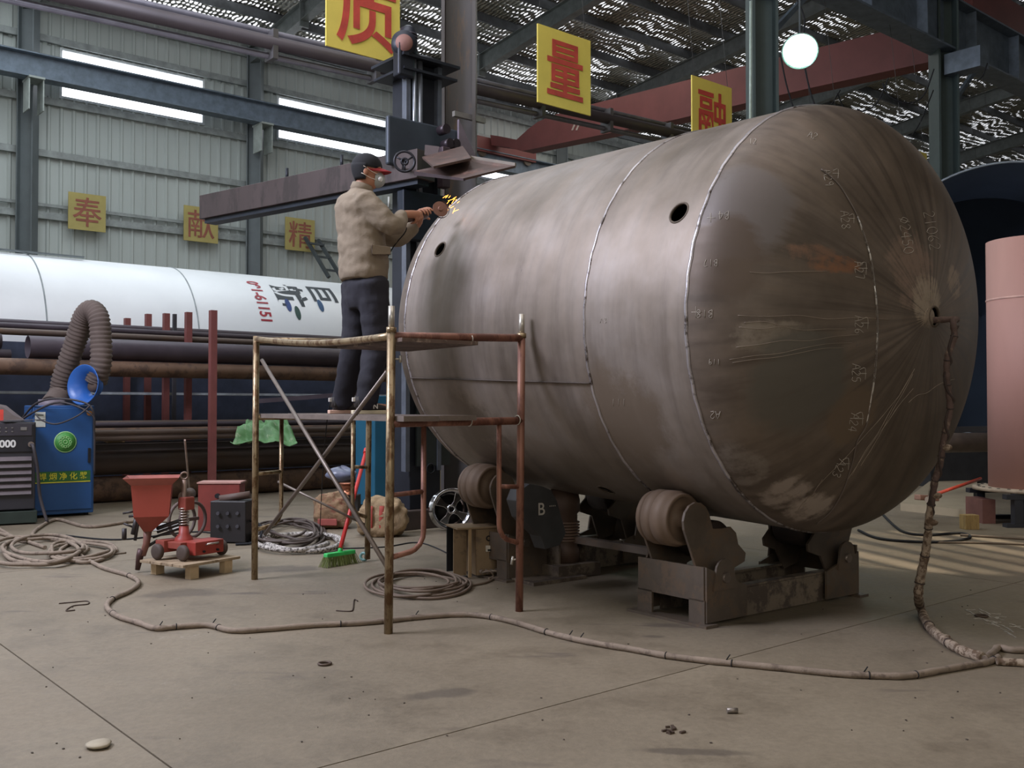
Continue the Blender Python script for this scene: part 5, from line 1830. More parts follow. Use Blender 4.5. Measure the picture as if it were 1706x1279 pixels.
for k, pxs in enumerate(([(1328, 0), (1340, 30), (1338, 60)], [(1340, 110), (1352, 160), (1368, 200)], [(1300, 90), (1310, 140), (1325, 190)], [(1480, 130), (1462, 170), (1440, 185), (1428, 182)], [(1470, 138), (1482, 160), (1510, 172), (1538, 160), (1556, 115)], [(1400, 150), (1385, 175), (1375, 195)], [(1395, 155), (1402, 172), (1412, 190)], [(1645, 105), (1638, 125), (1628, 135)], [(1555, 150), (1535, 200), (1520, 225)])):
    dp = 14 + 0.6 * k
    mb = MB().tube(catmull([At(u, v, dp) for u, v in pxs], 5), 0.012, 6)
    tag(mb.build('hanging_cable', black_m), 'loose black cable ' + ['running up from the glaring lamp', 'dropping straight below the glaring lamp', 'dropping just right of the teal column, left of the lamp', 'curving down left from the low point of the crane girder', 'slung in a deep loop towards the far column', 'short and straight above the tank crown', 'short and bent right of the one above the tank crown', 'beside the far column under the runway beam', 'slanting down the left side of the far column'][k], 'cable', 'loose cables near the crane')
# conduits on the second column
tag(MB().cyl(onD(1249, 540, 9.05), onD(1251, 2, 9.05), 0.022, n=10).build('wall_conduit', M('pale_green_conduit', 'a9b8ae', 0.5)), 'pale vertical conduit pipe on the left side of the second column', 'conduit')

# ---------------------------------------------------------------- submerged-arc tractor with hopper on its little pallet
og = G(346, 960)
ox = (G(405, 951) - G(312, 968)).normalized(); oy = V((-ox.y, ox.x, 0))
Ro = Matrix((ox, oy, UP)).transposed()


def t_(a, b, z):
    return og + ox * a + oy * b + UP * z


wood = M('raw_pallet_wood', 'a08c72', 0.8, 0, 0.2, 6, second='7c6a54', amount=0.3, stretch=(0.3, 2, 1))
pal = thing('pallet', 'small wooden pallet under the red welding tractor', 'pallet', og)
for k in range(4):
    bx('board', t_(0.03, 0.04 + 0.125 * k, 0.105), (0.54, 0.118, 0.02), wood, pal, Ro, 0.002)
for a in (-0.12, 0.2):
    bx('block', t_(a, 0.03, 0.048), (0.075, 0.06, 0.096), M('pale_block_wood', 'bfa786', 0.8), pal, Ro)
    bx('block', t_(a, 0.42, 0.048), (0.075, 0.06, 0.096), M('pale_block_wood', 'bfa786'), pal, Ro)
redp = M('worn_red_paint', '983c33', 0.45, 0, 0.12, 5, second='7a3a32', amount=0.2)
dred = M('dusty_red_paint', '8f4438', 0.6, 0, 0.15, 6)
wt_ = thing('welding_tractor', 'red four-wheeled welding tractor with hopper and spring column on the small pallet', 'welding machine', t_(0, 0.2, 0.115))
bx('body', t_(0.07, 0.14, 0.205), (0.27, 0.16, 0.10), redp, wt_, Ro, 0.006)
bx('deck', t_(0.02, 0.27, 0.225), (0.28, 0.22, 0.05), dred, wt_, Ro, 0.004)
bx('rear_body', t_(-0.02, 0.36, 0.215), (0.26, 0.10, 0.09), dred, wt_, Ro, 0.004)
MB().tube([t_(0.03, 0.055, 0.225), t_(0.03, 0.035, 0.235), t_(0.13, 0.035, 0.235), t_(0.13, 0.055, 0.225)], 0.007, 8).build('handle', M('shiny_handle', 'c0b8b0', 0.25, 0.8), wt_)
for a in (-0.01, 0.12):
    MB().cyl(t_(a + 0.02, 0.06, 0.18), t_(a + 0.02, 0.045, 0.18), 0.009, n=10).build('screw', black_m, wt_)
for a, b in ((-0.115, 0.14), (0.25, 0.14), (-0.17, 0.36), (0.14, 0.36)):
    MB().lathe(t_(a - 0.022, b, 0.177), ox, [(0.001, 0.0), (0.04, 0.0), (0.055, 0.006), (0.06, 0.014), (0.06, 0.032), (0.055, 0.04), (0.04, 0.044), (0.001, 0.044)], 24).build('wheel', M('brown_rubber_wheel', '4a3d36', 0.7), wt_)
cc0 = t_(-0.0, 0.27, 0.25)
MB().lathe(cc0, UP, [(0.07, 0), (0.065, 0.02), (0.04, 0.05), (0.035, 0.11), (0.001, 0.11)], 22).build('column_base', redp, wt_)
MB().cyl(cc0 + UP * 0.1, cc0 + UP * 0.46, 0.02, n=14).build('column', M('brown_steel_column', '7d685c', 0.4, 0.5), wt_)
sp_ = [cc0 + UP * (0.11 + 0.15 * i / 90) + V((0.036 * math.cos(i * 2 * PI / 12), 0.036 * math.sin(i * 2 * PI / 12), 0)) for i in range(91)]
MB().tube(sp_, 0.0045, 6).build('spring', M('bright_spring', 'c4bab0', 0.3, 0.8), wt_)
MB().ring(cc0 + UP * 0.49, V((0.3, -1, 0)), 0.026, 0.008, 20, 8).build('lifting_eye', M('brown_steel_column', '7d685c'), wt_)
MB().cyl(cc0 + UP * 0.33, cc0 + UP * 0.33 + ox * 0.22 + oy * 0.2, 0.045, n=16).build('cross_slide', M('dusty_brown_motor', '5a4840', 0.6), wt_)
bx('slide_block', cc0 + UP * 0.28 + ox * 0.02, (0.09, 0.09, 0.1), dred, wt_, Ro, 0.01)
arm_e = At(262, 880, 7.6)
MB().cyl(cc0 + UP * 0.16, arm_e, 0.016, n=10).build('arm', M('dark_arm', '2c2728', 0.5), wt_)
MB().cyl(cc0 + UP * 0.13 + V((0, .05, 0)), arm_e + UP * -0.03, 0.01, n=8).build('arm', M('dark_arm', '2c2728'), wt_)
# hopper
hcp = At(254, 830, 7.6)
hx = V((0.96, 0.28, 0)).normalized(); hy = V((-hx.y, hx.x, 0))
zt0, zr0, zb0, zf0 = At(254, 786, 7.6).z, At(254, 806, 7.6).z, At(254, 858, 7.6).z, At(254, 880, 7.6).z


def sq(z, a, b, off=0.0):
    c = V((hcp.x, hcp.y, z)) + hx * off
    return [c - hx * a - hy * b, c + hx * a - hy * b, c + hx * a + hy * b, c - hx * a + hy * b]


def frustum(mb, q0, q1, close0=False, close1=False):
    vs = q0 + q1
    fs = [(i, (i + 1) % 4, 4 + (i + 1) % 4, 4 + i) for i in range(4)]
    if close0: fs.append((3, 2, 1, 0))
    if close1: fs.append((4, 5, 6, 7))
    return mb.add(vs, fs)


mb = MB(); frustum(mb, sq(zr0, 0.145, 0.13), sq(zr0 + 0.055, 0.20, 0.17))
hb_ = mb.build('hopper_lip', M('pinkish_red_lip', '9a564c', 0.6), wt_, fix=False)
so = hb_.modifiers.new('t', 'SOLIDIFY'); so.thickness = 0.004
mb = MB(); frustum(mb, sq(zb0, 0.125, 0.12), sq(zr0, 0.145, 0.13))
hb_ = mb.build('hopper', M('orange_red_hopper', 'a4473a', 0.5, 0, 0.08, 4), wt_, fix=False)
so = hb_.modifiers.new('t', 'SOLIDIFY'); so.thickness = 0.004
mb = MB(); frustum(mb, sq(zf0 - 0.02, 0.03, 0.03, -0.03), sq(zb0, 0.125, 0.12), True, True); mb.build('funnel', dred, wt_)
tb = [V((hcp.x, hcp.y, zf0)) - hx * 0.03, At(244, 905, 7.6), At(238, 925, 7.6)]
MB().tube(tb, [0.032, 0.026, 0.022], 14).build('feed_tube', M('brown_feed_tube', '7a5248', 0.5), wt_)
tip = At(229, 949, 7.6)
MB().tube([At(236, 915, 7.6), At(233, 926, 7.6), tip], [0.03, 0.028, 0.018], 14).build('nozzle', M('dark_brown_nozzle', '4a3230', 0.5, 0.3), wt_)
for u0, v0, u1, v1, r_ in ((215, 860, 232, 858, .01), (232, 858, 225, 900, .012), (228, 862, 222, 890, .02), (255, 895, 300, 880, .01), (262, 900, 238, 915, .012), (205, 855, 222, 852, .008), (206, 872, 222, 878, .008)):
    MB().cyl(At(u0, v0, 7.62), At(u1, v1, 7.62), r_, n=10).build('bracket_rod', M('dark_arm', '2c2728'), wt_)
MB().cyl(At(207, 880, 7.62), At(207, 899, 7.62), 0.018, n=12).build('adjusting_knob', M('dark_arm', '2c2728'), wt_)
# wire reel arcs behind
rl = thing('wire_reel', 'brown open wire reel standing between the red hopper and the spring column', 'reel', G(312, 905))
rc = G(312, 905) + UP * 0.22
for dz, R_ in ((-0.05, 0.16), (0.05, 0.16)):
    MB().ring(rc + V((dz, 0, 0)), V((1, -0.5, 0)), R_, 0.016, 28, 8).build('reel_rim', M('brown_reel', '5d4c48', 0.6), rl)
for k in range(3):
    a = V((0, math.cos(k * 2.09), math.sin(k * 2.09)))
    MB().beam(rc, rc + V((a.y * 0.4, a.y * 0.8, a.z)) * 0.15, 0.03, 0.03).build('reel_spoke', M('brown_reel', '5d4c48'), rl)
bb = thing('black_control_box', 'black metal control box on the floor behind the red tractor', 'control box', G(382, 905))
cB = G(382, 905)
bx('case', cB + UP * 0.2 + V((0, .12, 0)), (0.34, 0.26, 0.38), M('black_metal', '242122', 0.5), bb, -0.1, 0.008)
MB().cyl(cB + V((-0.12, .1, 0.40)), cB + V((0.16, .12, 0.44)), 0.035, n=12).build('top_cylinder', M('dusty_brown_motor', '5a4840'), bb)
for k in range(2):
    bx('foot', cB + V((-0.12 + 0.24 * k, .1, 0.006)), (0.03, 0.2, 0.012), black_m, bb, -0.1)
tb_ = thing('red_case', 'red steel case with a light top behind the spring column', 'case', G(362, 885))
cR = G(362, 885) + V((0, .15, 0))
bx('case', cR + UP * 0.24, (0.42, 0.26, 0.48), M('dark_red_case', '7d3630', 0.5, 0, 0.15, 5), tb_, 0.06, 0.008)
bx('lid', cR + UP * 0.49, (0.44, 0.28, 0.015), M('pale_pink_lid', 'b58a80', 0.5), tb_, 0.06)
MB().cyl(cR + V((0.0, -0.14, 0.36)), cR + V((0.0, -0.17, 0.36)), 0.025, n=12).build('latch', black_m, tb_)
tag(MB().box(G(278, 882) + UP * 0.03, (0.3, 0.22, 0.05), 0.2).build('white_tray', M('white_plastic', 'c9c9c8', 0.5)), 'white shallow tray on the floor behind the hopper nozzle', 'tray')
for k in range(3):
    for j in range(2):
        MB().cyl(cB + V((-0.1 + 0.09 * k, -0.015, 0.16 + 0.12 * j)), cB + V((-0.1 + 0.09 * k, -0.035, 0.16 + 0.12 * j)), 0.016, n=12).build('knob', M('grey_knob', '45444a', 0.4), bb)
MB().tube(catmull([cB + V((0.17, 0.1, 0.2)), cB + V((0.3, 0.0, 0.15)), cB + V((0.28, -.1, 0.03)), cB + V((0.1, -.15, 0.012))], 6), 0.012, 8).build('lead', black_m, bb)

# ---------------------------------------------------------------- cables and hoses
dust = M('dusty_hose_wrap', '857667', 0.85, 0, 0.15, 8, bump=0.3, second='6a5c50', amount=0.3)
dust2 = M('dusty_brown_cable', '6f6153', 0.8, 0, 0.15, 8)
wrapm = M('pale_mottled_wrap', 'a3927f', 0.85, 0, 0.3, 14, second='63503f', amount=0.55, bump=0.4)
whitew = M('white_black_wrap', 'b9b2ab', 0.8, 0, 0.2, 25, second='4a443f', amount=0.5)


def floor_path(pxs, r, lift=0.0):
    return [G(u, v) + UP * (r + lift) for u, v in pxs]


def cable(name, pxs, r, mat, label, cat='cable', k=8, n=8, jitter=0.0, lift=0.0, closed=False):
    pts = catmull(floor_path(pxs, r, lift), k, closed)
    rr = [r * (1 + jitter * math.sin(i * 1.3) * math.sin(i * 0.37)) for i in range(len(pts))]
    o = MB().tube(pts, rr, n, closed).build(name, mat)
    return tag(o, label, cat)


main_px = [(128, 925), (170, 948), (215, 962), (231, 974), (216, 988), (190, 1000), (178, 1014), (195, 1030), (232, 1042), (260, 1051), (300, 1048), (348, 1046), (388, 1055), (450, 1052), (520, 1046), (600, 1042), (645, 1038), (700, 1032), (760, 1028), (805, 1030), (855, 1040), (920, 1060), (985, 1075), (1050, 1086), (1110, 1097), (1180, 1106), (1250, 1113), (1330, 1121), (1400, 1128), (1465, 1131), (1512, 1131), (1560, 1123), (1605, 1115), (1645, 1108), (1664, 1100)]
mc_ = thing('wrapped_cable', 'long dusty wrapped cable curving across the whole floor in the foreground', 'cable', G(640, 1040))
pts = catmull(floor_path(main_px, 0.016), 7)
MB().tube(pts, [0.0165 * (1 + 0.10 * math.sin(i * 1.1) * math.sin(i * .31)) for i in range(len(pts))], 10).build('cable_run', dust, mc_)
for i in range(14, len(pts) - 2, 11):
    d_ = pts[i + 1] - pts[i]
    if i % 3 != 1:
        MB().ring(pts[i], d_, 0.017, 0.003, 14, 6).build('tie', black_m, mc_)
for i in (64, 78, 118, 150, 152, 178, 200):
    if i < len(pts):
        MB().cyl(pts[i] + UP * 0.012, pts[i] + UP * 0.04 + V((0.02, 0, 0)), 0.003, n=5).build('tie_end', black_m, mc_)
hose = thing('tank_hose', 'thick mottled wrapped hose hanging from the hole in the dished end down to the floor', 'hose', G(1540, 1040))
hole_p = TM @ tank_hit(1557, 527, 'head')[0]
out_n = (TM.to_3x3() @ tank_hit(1557, 527, 'head')[1]).normalized()
hk = [hole_p - out_n * 0.10 + UP * -0.02, hole_p + out_n * 0.02 - UP * 0.02, hole_p + out_n * 0.10 + V((0.02, 0, -0.02)), At(1588, 536, hole_p.y - 0.16)]
down = [(1590, 560), (1580, 590), (1577, 620), (1580, 650), (1583, 680), (1577, 710), (1571, 740), (1567, 770), (1558, 800), (1553, 830), (1548, 860), (1546, 890), (1541, 925), (1534, 960), (1530, 990)]
y0_, y1_ = hole_p.y - 0.17, G(1536, 1035).y
for i, (u, v) in enumerate(down):
    hk.append(At(u, v, y0_ + (y1_ - y0_) * ((i + 1) / (len(down) + 2)) ** 1.5))
hk += floor_path([(1534, 1025), (1548, 1050), (1572, 1072), (1600, 1090), (1638, 1103)], 0.024)
hk[-5] = hk[-5] + UP * 0.02
hp_ = catmull(hk, 6)
nn = len(hp_)
rad = []
for i in range(nn):
    f = i / nn
    b_ = 0.017 if f < 0.5 else 0.017 + 0.009 * min(1, (f - 0.5) * 4)
    rad.append(b_ * (1 + 0.16 * mnoise.noise(V((i * 0.5, 1.0, 0))) + 0.08 * math.sin(i * 1.9)))
cut_ = int(nn * 0.58)
MB().tube(hp_[:cut_ + 1], rad[:cut_ + 1], 12).build('dark_wrapped_length', M('dark_brown_wrap', '5a4842', 0.8, 0, 0.25, 14, bump=0.4, second='8a7768', amount=0.2), hose)
MB().tube(hp_[cut_:], rad[cut_:], 12).build('pale_wrapped_length', wrapm, hose)
th_ = [p + V((0.018 * math.cos(i * 0.5), -0.01, 0.018 * math.sin(i * 0.5))) for i, p in enumerate(hp_[20:cut_ + 6])]
MB().tube(th_, 0.007, 6).build('twisted_cord', M('dark_cord', '3c302c', 0.8), hose)
for i in range(24, nn - 3, 8):
    MB().ring(hp_[i], hp_[i + 1] - hp_[i], rad[i] * 1.0, 0.004, 14, 6).build('tie', M('dark_cord', '3c302c'), hose)
for i in (int(nn * .44), int(nn * .56), int(nn * .62), int(nn * .9)):
    MB().sphere(hp_[i] + V((0.02, -0.01, 0.0)), (0.03, 0.022, 0.018), 10, 8).build('tape_knot', wrapm, hose)
cable('wrapped_cable', [(1640, 1104), (1655, 1092), (1664, 1084), (1685, 1088), (1716, 1088)], 0.018, dust, 'short wrapped cable branching to the right edge, upper of the two', jitter=0.1)
cable('wrapped_cable', [(1660, 1108), (1680, 1109), (1716, 1111)], 0.019, wrapm, 'short pale wrapped cable leaving at the right edge, lower of the two', jitter=0.12)


def coil(name, u, v, ru, rv, turns, r, mat, label, wob=0.25, seed=1, cat='cable', parts=True):
    rg = random.Random(seed)
    c = G(u, v)
    ex = G(u + ru, v) - c; ey = G(u, v - rv) - c
    pts = []
    N_ = turns * 14
    for i in range(N_):
        a = 2 * PI * i / 14
        lay = i / 14
        k = 1 + wob * (mnoise.noise(V((lay * 0.9, seed, math.cos(a) * .8))) + rg.uniform(-.04, .04)) - 0.04 * lay
        pts.append(c + ex * (math.cos(a) * k + 0.12 * math.sin(lay * 2.2)) + ey * (math.sin(a) * k + 0.1 * math.cos(lay * 1.7)) + UP * (r + (lay * 0.9 + 0.5 * math.sin(a * 2 + lay)) * r * 0.75 + 0.0))
    zmin = min(p.z for p in pts)
    for p in pts:
        p.z = max(p.z, r)
    o = MB().tube(catmull(pts, 3), r, 6).build(name, mat)
    return tag(o, label, cat)


coil('coiled_cable', 700, 977, 82, 20, 7, 0.010, M('thin_brown_cable', '6d5c4e', 0.7), 'flat coil of thin brown cable on the floor below the scaffold', 0.3, 4)
coil('coiled_cable', 75, 920, 75, 20, 4, 0.017, dust, 'tangled heap of thick dusty cable at the left edge', 0.55, 9)
coil('coiled_cable', 140, 922, 52, 15, 3, 0.015, dust, 'loops of dusty cable right of the tangled heap', 0.4, 12)
coil('coiled_cable', 478, 893, 60, 20, 8, 0.013, M('brown_rubber_cable', '4c403a', 0.6), 'dark brown cable coil on the floor right of the left scaffold leg', 0.35, 21)
coil('coiled_cable', 495, 908, 68, 14, 2, 0.023, whitew, 'white and black wrapped cable loops on top of the dark brown coil', 0.15, 23)
cable('floor_cable', [(-20, 940), (60, 935), (150, 928), (210, 922)], 0.008, dust2, 'thin cable running in from the left edge below the heap')
cable('floor_cable', [(-20, 872), (40, 905), (60, 885), (95, 868), (150, 880), (230, 870), (300, 872)], 0.018, dust, 'thick cable passing in front of the blue extractor')
cable('floor_cable', [(-20, 885), (30, 900), (75, 915)], 0.018, dust, 'thick cable entering at the left edge above the heap')
cable('floor_cable', [(110, 893), (200, 900), (330, 887), (420, 905), (430, 915)], 0.008, black_m, 'thin black cable running behind the red tractor to the coil')
cable('floor_cable', [(560, 915), (640, 912), (700, 905), (760, 930), (800, 955)], 0.006, black_m, 'thin black cable running to the tan control box')
cable('floor_cable', [(835, 955), (815, 970), (780, 978), (740, 985)], 0.008, M('thin_brown_cable', '6d5c4e'), 'thin brown cable from the control box to the flat coil')
cable('floor_cable', [(1470, 858), (1500, 885), (1540, 893), (1600, 890), (1615, 898), (1560, 905), (1470, 900), (1430, 885)], 0.013, black_m, 'black cable looping on the floor behind the hanging hose')
cable('floor_cable', [(1600, 893), (1650, 896), (1720, 900)], 0.012, dust2, 'dark cable running to the right edge, upper of the two')
cable('floor_cable', [(1560, 905), (1640, 906), (1720, 909)], 0.010, dust2, 'dark cable running to the right edge, lower of the two')
wirem = M('rusty_wire', '4a3c34', 0.7, 0.3)
cable('bent_wire', [(560, 1018), (583, 1019), (588, 1015), (590, 1000), (596, 1002)], 0.004, wirem, 'hooked piece of rusty wire on the floor left of the near scaffold leg', 'wire')
cable('bent_wire', [(98, 1006), (120, 1004), (145, 1002), (146, 1007), (122, 1010), (110, 1018), (125, 1017)], 0.004, wirem, 'tangled piece of rusty wire on the floor at the left', 'wire')

# ---------------------------------------------------------------- broom, bags, spool
br0, br1 = At(567, 913, 7.95), At(609, 755, 8.75)
broom = thing('broom', 'broom with a red handle and a bright green head standing under the scaffold', 'broom', G(566, 938))
MB().cyl(br0, br1, 0.017, n=12).build('handle', M('red_handle', 'c2302c', 0.4), broom)
MB().cyl(br1, br1 + (br1 - br0).normalized() * 0.05, 0.024, n=12).build('handle_grip', M('red_handle', 'c2302c'), broom)
bxx = (G(600, 925) - G(530, 936)).normalized()
bhc = At(566, 922, 7.95)
MB().box(bhc, (0.30, 0.05, 0.035), Matrix((bxx, V((-bxx.y, bxx.x, 0)), UP)).transposed()).build('head', M('bright_green_plastic', '3fc265', 0.4), broom, bevel=0.008)
MB().cyl(bhc, br0 + (br1 - br0).normalized() * 0.03, 0.02, 0.018, n=14).build('socket', M('bright_green_plastic', '3fc265'), broom)
mb = MB()
rg = random.Random(2)
by = V((-bxx.y, bxx.x, 0))
for i in range(34):
    for j in range(5):
        a = bhc + bxx * (-0.145 + 0.29 * i / 33) + by * (-0.02 + 0.01 * j)
        b = V((a.x, a.y, 0.0)) + bxx * ((-0.145 + 0.29 * i / 33) * 0.25 + rg.uniform(-.008, .008)) + by * ((j - 2) * 0.012 + rg.uniform(-.006, .006)) + UP * 0.002
        mb.cyl(a, b, 0.0028, n=3, caps=False)
o = mb.build('bristles', M('olive_green_bristle', '7f8a4e', 0.7), broom); o['kind'] = 'stuff'


def bag(name, pxc, base_v, w_px, h_px, depth, mat, label, seed=0, parts=(), stretch=1.0):
    g_ = G(pxc, base_v)
    sc_ = g_.y / 1650
    w, h = w_px * sc_, h_px * sc_
    c = g_ + V((0, depth / 2, h * 0.46))
    t = thing(name, label, 'sack', g_)
    mb = MB()
    vs = []

    def fn(u, v):
        a = 2 * PI * u; b = PI * (v - 0.5)
        ca, sa, cb_, sb = math.cos(a), math.sin(a), math.cos(b), math.sin(b)
        sg = lambda x, e: math.copysign(abs(x) ** e, x)
        p = V((sg(ca, .7) * sg(cb_, .6) * w / 2, sg(sa, .7) * sg(cb_, .6) * depth / 2, sg(sb, .8) * h / 2))
        n_ = mnoise.noise(p * 6 + V((seed, 0, 0))) * 0.16 + mnoise.noise(p * 17 + V((0, seed, 0))) * 0.09
        q = c + p * (1 + n_ * 1.6)
        q.z = max(q.z, 0.004)
        return q
    mb.grid(fn, 52, 30, True)
    mb.build('sack_body', mat, t)
    return t, c, w, h


kraft = M('kraft_and_red_sack', '8f7356', 0.8, 0, 0.3, 8, bump=0.6, second='7d4a3a', amount=0.35)
kraft2 = M('tan_woven_sack', '9a8262', 0.8, 0, 0.3, 8, bump=0.6)
t, c, w, h = bag('sack', 549, 882, 62, 62, 0.34, kraft, 'slumped brown paper sack with red print under the scaffold, left of the broom', 3)
MB().box(c + V((-0.02, -0.185, -0.10)), (0.2, 0.02, 0.07)).build('red_print', M('faded_red_print', '9c5048', 0.8), t, bevel=0.008)
t, c, w, h = bag('sack', 632, 896, 82, 66, 0.34, kraft2, 'square tan sack with red stripes under the scaffold, right of the broom', 8)
for a, w_ in ((-0.08, 0.03), (0.02, 0.045), (0.085, 0.015)):
    mb = MB().grid(lambda u, v: c + V((a + w_ * (u - 0.5), -0.178 + 0.03 * (abs(v - .5) * 2) ** 3, 0.26 * (v - 0.5))), 2, 8)
    o = mb.build('red_stripe', M('red_stripe', 'a04438', 0.8), t)
    so = o.modifiers.new('t', 'SOLIDIFY'); so.thickness = 0.006
bl_c = At(568, 790, 10.9)
tag(MB().grid(lambda u, v: bl_c + V((0.17 * math.cos(2 * PI * u) * math.cos(PI * (v - .5)) * (1 + .2 * mnoise.noise(V((u * 5, v * 4, 1)))), 0.12 * math.sin(2 * PI * u) * math.cos(PI * (v - .5)), 0.075 * math.sin(PI * (v - .5)) * (1 + .5 * mnoise.noise(V((u * 4, v * 3, 5)))))), 24, 12, True).build('plastic_bag', M('grey_blue_plastic', '6f7488', 0.3, 0, 0.25, 10)), 'crumpled grey blue plastic bag on top of the copper wire spool', 'bag')
spl = G(573, 868) + V((0, 0.25, 0))
sp0 = thing('wire_spool', 'shiny copper wire spool on an upright crate behind the left sack', 'spool', spl)
zs = At(573, 818, spl.y).z
bx('crate', spl + UP * (zs / 2 - 0.02), (0.26, 0.22, zs - 0.04), M('dark_crate', '33302e', 0.7), sp0)
MB().lathe(spl + UP * (zs - 0.04), UP, [(0.001, 0), (0.10, 0), (0.10, 0.012), (0.085, 0.014), (0.085, 0.12), (0.10, 0.122), (0.10, 0.134), (0.001, 0.134)], 26).build('spool', M('copper_wire', 'b5755a', 0.3, 0.8, 0.15, 30), sp0)

# ---------------------------------------------------------------- right side of the hall
navy = M('dark_navy_shell', '2b3543', 0.5, 0.0, 0.12, 1.5)
bsc = At(1683, 500, 15.5); bax = V((0.30, 0.95, 0)).normalized()
bs2 = thing('open_shell', 'huge dark open-ended steel shell behind the dished end at the right', 'tank', V((bsc.x, bsc.y, 0)))
Rb_ = 233 / 1650 * 15.5
MB().lathe(bsc, bax, [(Rb_, 0), (Rb_, 2.8), (0.001, 3.0), (0.001, 2.95), (Rb_ - 0.03, 2.75), (Rb_ - 0.03, 0), (Rb_, 0)], 96).build('shell', navy, bs2)
MB().ring(bsc, bax, Rb_ - 0.012, 0.02, 96, 6).build('cut_edge', M('pale_cut_edge', '8f9ba6', 0.4, 0.4), bs2)
for k in (0.8, 2.2):
    MB().box(bsc + bax * k - UP * (bsc.z - 0.4), (3.2, 0.4, 0.8), 0.3).build('saddle', M('dark_saddle', '2c2c2e', 0.6), bs2)
pink = M('dusty_pink_primer', 'b0857b', 0.65, 0, 0.08, 1.5, stretch=(1, 1, 0.3))
pkc_ = At(1746, 815, 10.6); pkx = V((pkc_.x, pkc_.y + 0.25, 0))
pt_ = thing('pink_vessel', 'upright pink primed steel cylinder on a dark stand at the right edge', 'tank', pkx)
pr = 0.47
pzb, pzt = At(1718, 815, 10.6).z, At(1718, 395, 10.6).z
MB().lathe(pkx + UP * pzb, UP, [(0.001, 0), (pr, 0), (pr, pzt - pzb), (pr - 0.02, pzt - pzb), (pr - 0.02, 0.1)], 64).build('shell', pink, pt_)
MB().lathe(pkx + UP * At(1700, 495, 10.6).z, UP, [(pr, -0.012), (pr + 0.006, -0.008), (pr + 0.006, 0.008), (pr, 0.012)], 64).build('weld_band', M('pale_pink_band', 'caa296', 0.6), pt_)
MB().lathe(pkx + UP * (pzb - 0.03), UP, [(0.001, 0), (pr + 0.16, 0), (pr + 0.16, 0.035), (0.001, 0.035)], 64).build('base_flange', M('sandy_flange', 'a3917c', 0.6), pt_)
for k in range(30):
    a = 2 * PI * k / 30
    p = pkx + V((math.cos(a), math.sin(a), 0)) * (pr + 0.1) + UP * (pzb + 0.004)
    MB().cyl(p, p + UP * 0.006, 0.017, n=10).build('bolt_hole', black_m, pt_)
zst = pzb - 0.03
st = M('dark_blue_stand', '2a2b31', 0.5)
stm = thing('dark_stand', 'dark steel frame stand under the pink vessel at the right edge', 'stand', V((pkx.x, pkx.y, 0)))
for a, b in ((-0.42, -0.42), (0.42, -0.42), (-0.42, 0.42), (0.42, 0.42)):
    bx('post', pkx + V((a, b, zst / 2)), (0.09, 0.09, zst), st, stm)
for b in (-0.42, 0.42):
    bx('beam', pkx + V((0, b, zst - 0.035)), (1.1, 0.1, 0.05), st, stm)
    bx('beam', pkx + V((0, b, 0.02)), (1.1, 0.1, 0.04), st, stm)
bx('panel', pkx + V((0.1, -0.1, zst / 2)), (0.8, 0.05, zst - 0.08), st, stm)
bx('step', pkx + V((-0.56, 0.1, 0.13)), (0.14, 0.4, 0.26), M('red_brown_step', '6f4a42', 0.6), stm)
# low steel plate floor, slim things lying on it
slab_p = [(1500, 838), (1628, 851), (1628, 795), (1560, 793)]
zz = 0.09
tp = [G(u, v, zz) for u, v in slab_p]
mb = MB().add(tp + [V((p.x, p.y, 0.0)) for p in tp], [(0, 1, 2, 3), (7, 6, 5, 4), (0, 4, 5, 1), (1, 5, 6, 2), (2, 6, 7, 3), (3, 7, 4, 0)])
tag(mb.build('steel_platform', M('sandy_steel_plate', 'a3957d', 0.6, 0, 0.1, 3)), 'low sandy steel platform on the floor behind the hanging hose', 'platform')
bm2 = thing('push_broom', 'orange red handled broom lying on the low steel platform at the right', 'broom', G(1545, 835, zz))
h0, h1 = At(1562, 822, 11.2), At(1634, 797, 11.6)
MB().cyl(h0, h1, 0.018, n=10).build('handle', M('orange_red_handle', 'd8553d', 0.4), bm2)
MB().beam(At(1528, 828, 11.0), At(1560, 830, 11.2), 0.08, 0.06).build('head', M('pinkish_broom_head', 'a07a68', 0.7), bm2, bevel=0.01)
MB().cyl(At(1546, 832, 10.9), At(1552, 830, 11.0), 0.035, n=14).build('ferrule', M('pale_ferrule', 'b8a898', 0.5), bm2)
gp_ = G(1615, 881)
tag(MB().box(gp_ + UP * 0.075, (0.15, 0.12, 0.15), 0.1).build('wood_block', M('yellowish_wood', '9b8152', 0.8, 0, 0.3, 12, stretch=(3, 3, .6)), bevel=0.004), 'small square wooden block standing on the floor left of the dark stand', 'block')
cyl0 = At(1588, 738, 13.0); cyl1 = At(1655, 736, 13.4)
tag(MB().pipe(cyl0 - V((.6, 0, 0)), cyl1 + V((.4, 0, 0)), 0.13, 0.012, 28).build('steel_pipe', M('brown_grey_pipe', '6b5d54', 0.5)), 'thick brown grey pipe lying behind the hanging hose', 'pipe')
tag(MB().beam(At(1560, 716, 13.6), At(1670, 714, 13.8), 0.06, 0.08).build('steel_bar', M('dark_bar', '3c3a3a', 0.6)), 'dark flat bar above the thick pipe at the right', 'bar')
cr_ = thing('steel_crate', 'dark steel frame with brown sides behind the hanging hose', 'frame', G(1600, 812))
cc1 = G(1600, 805) + V((0, .6, 0))
bx('side', cc1 + V((0.2, 0, 0.18)), (1.5, 0.06, 0.12), M('red_brown_side', '5f4640', 0.6), cr_, -0.12)
bx('side', cc1 + V((0.2, 0.3, 0.42)), (1.3, 0.06, 0.2), M('dark_bar', '3c3a3a'), cr_)
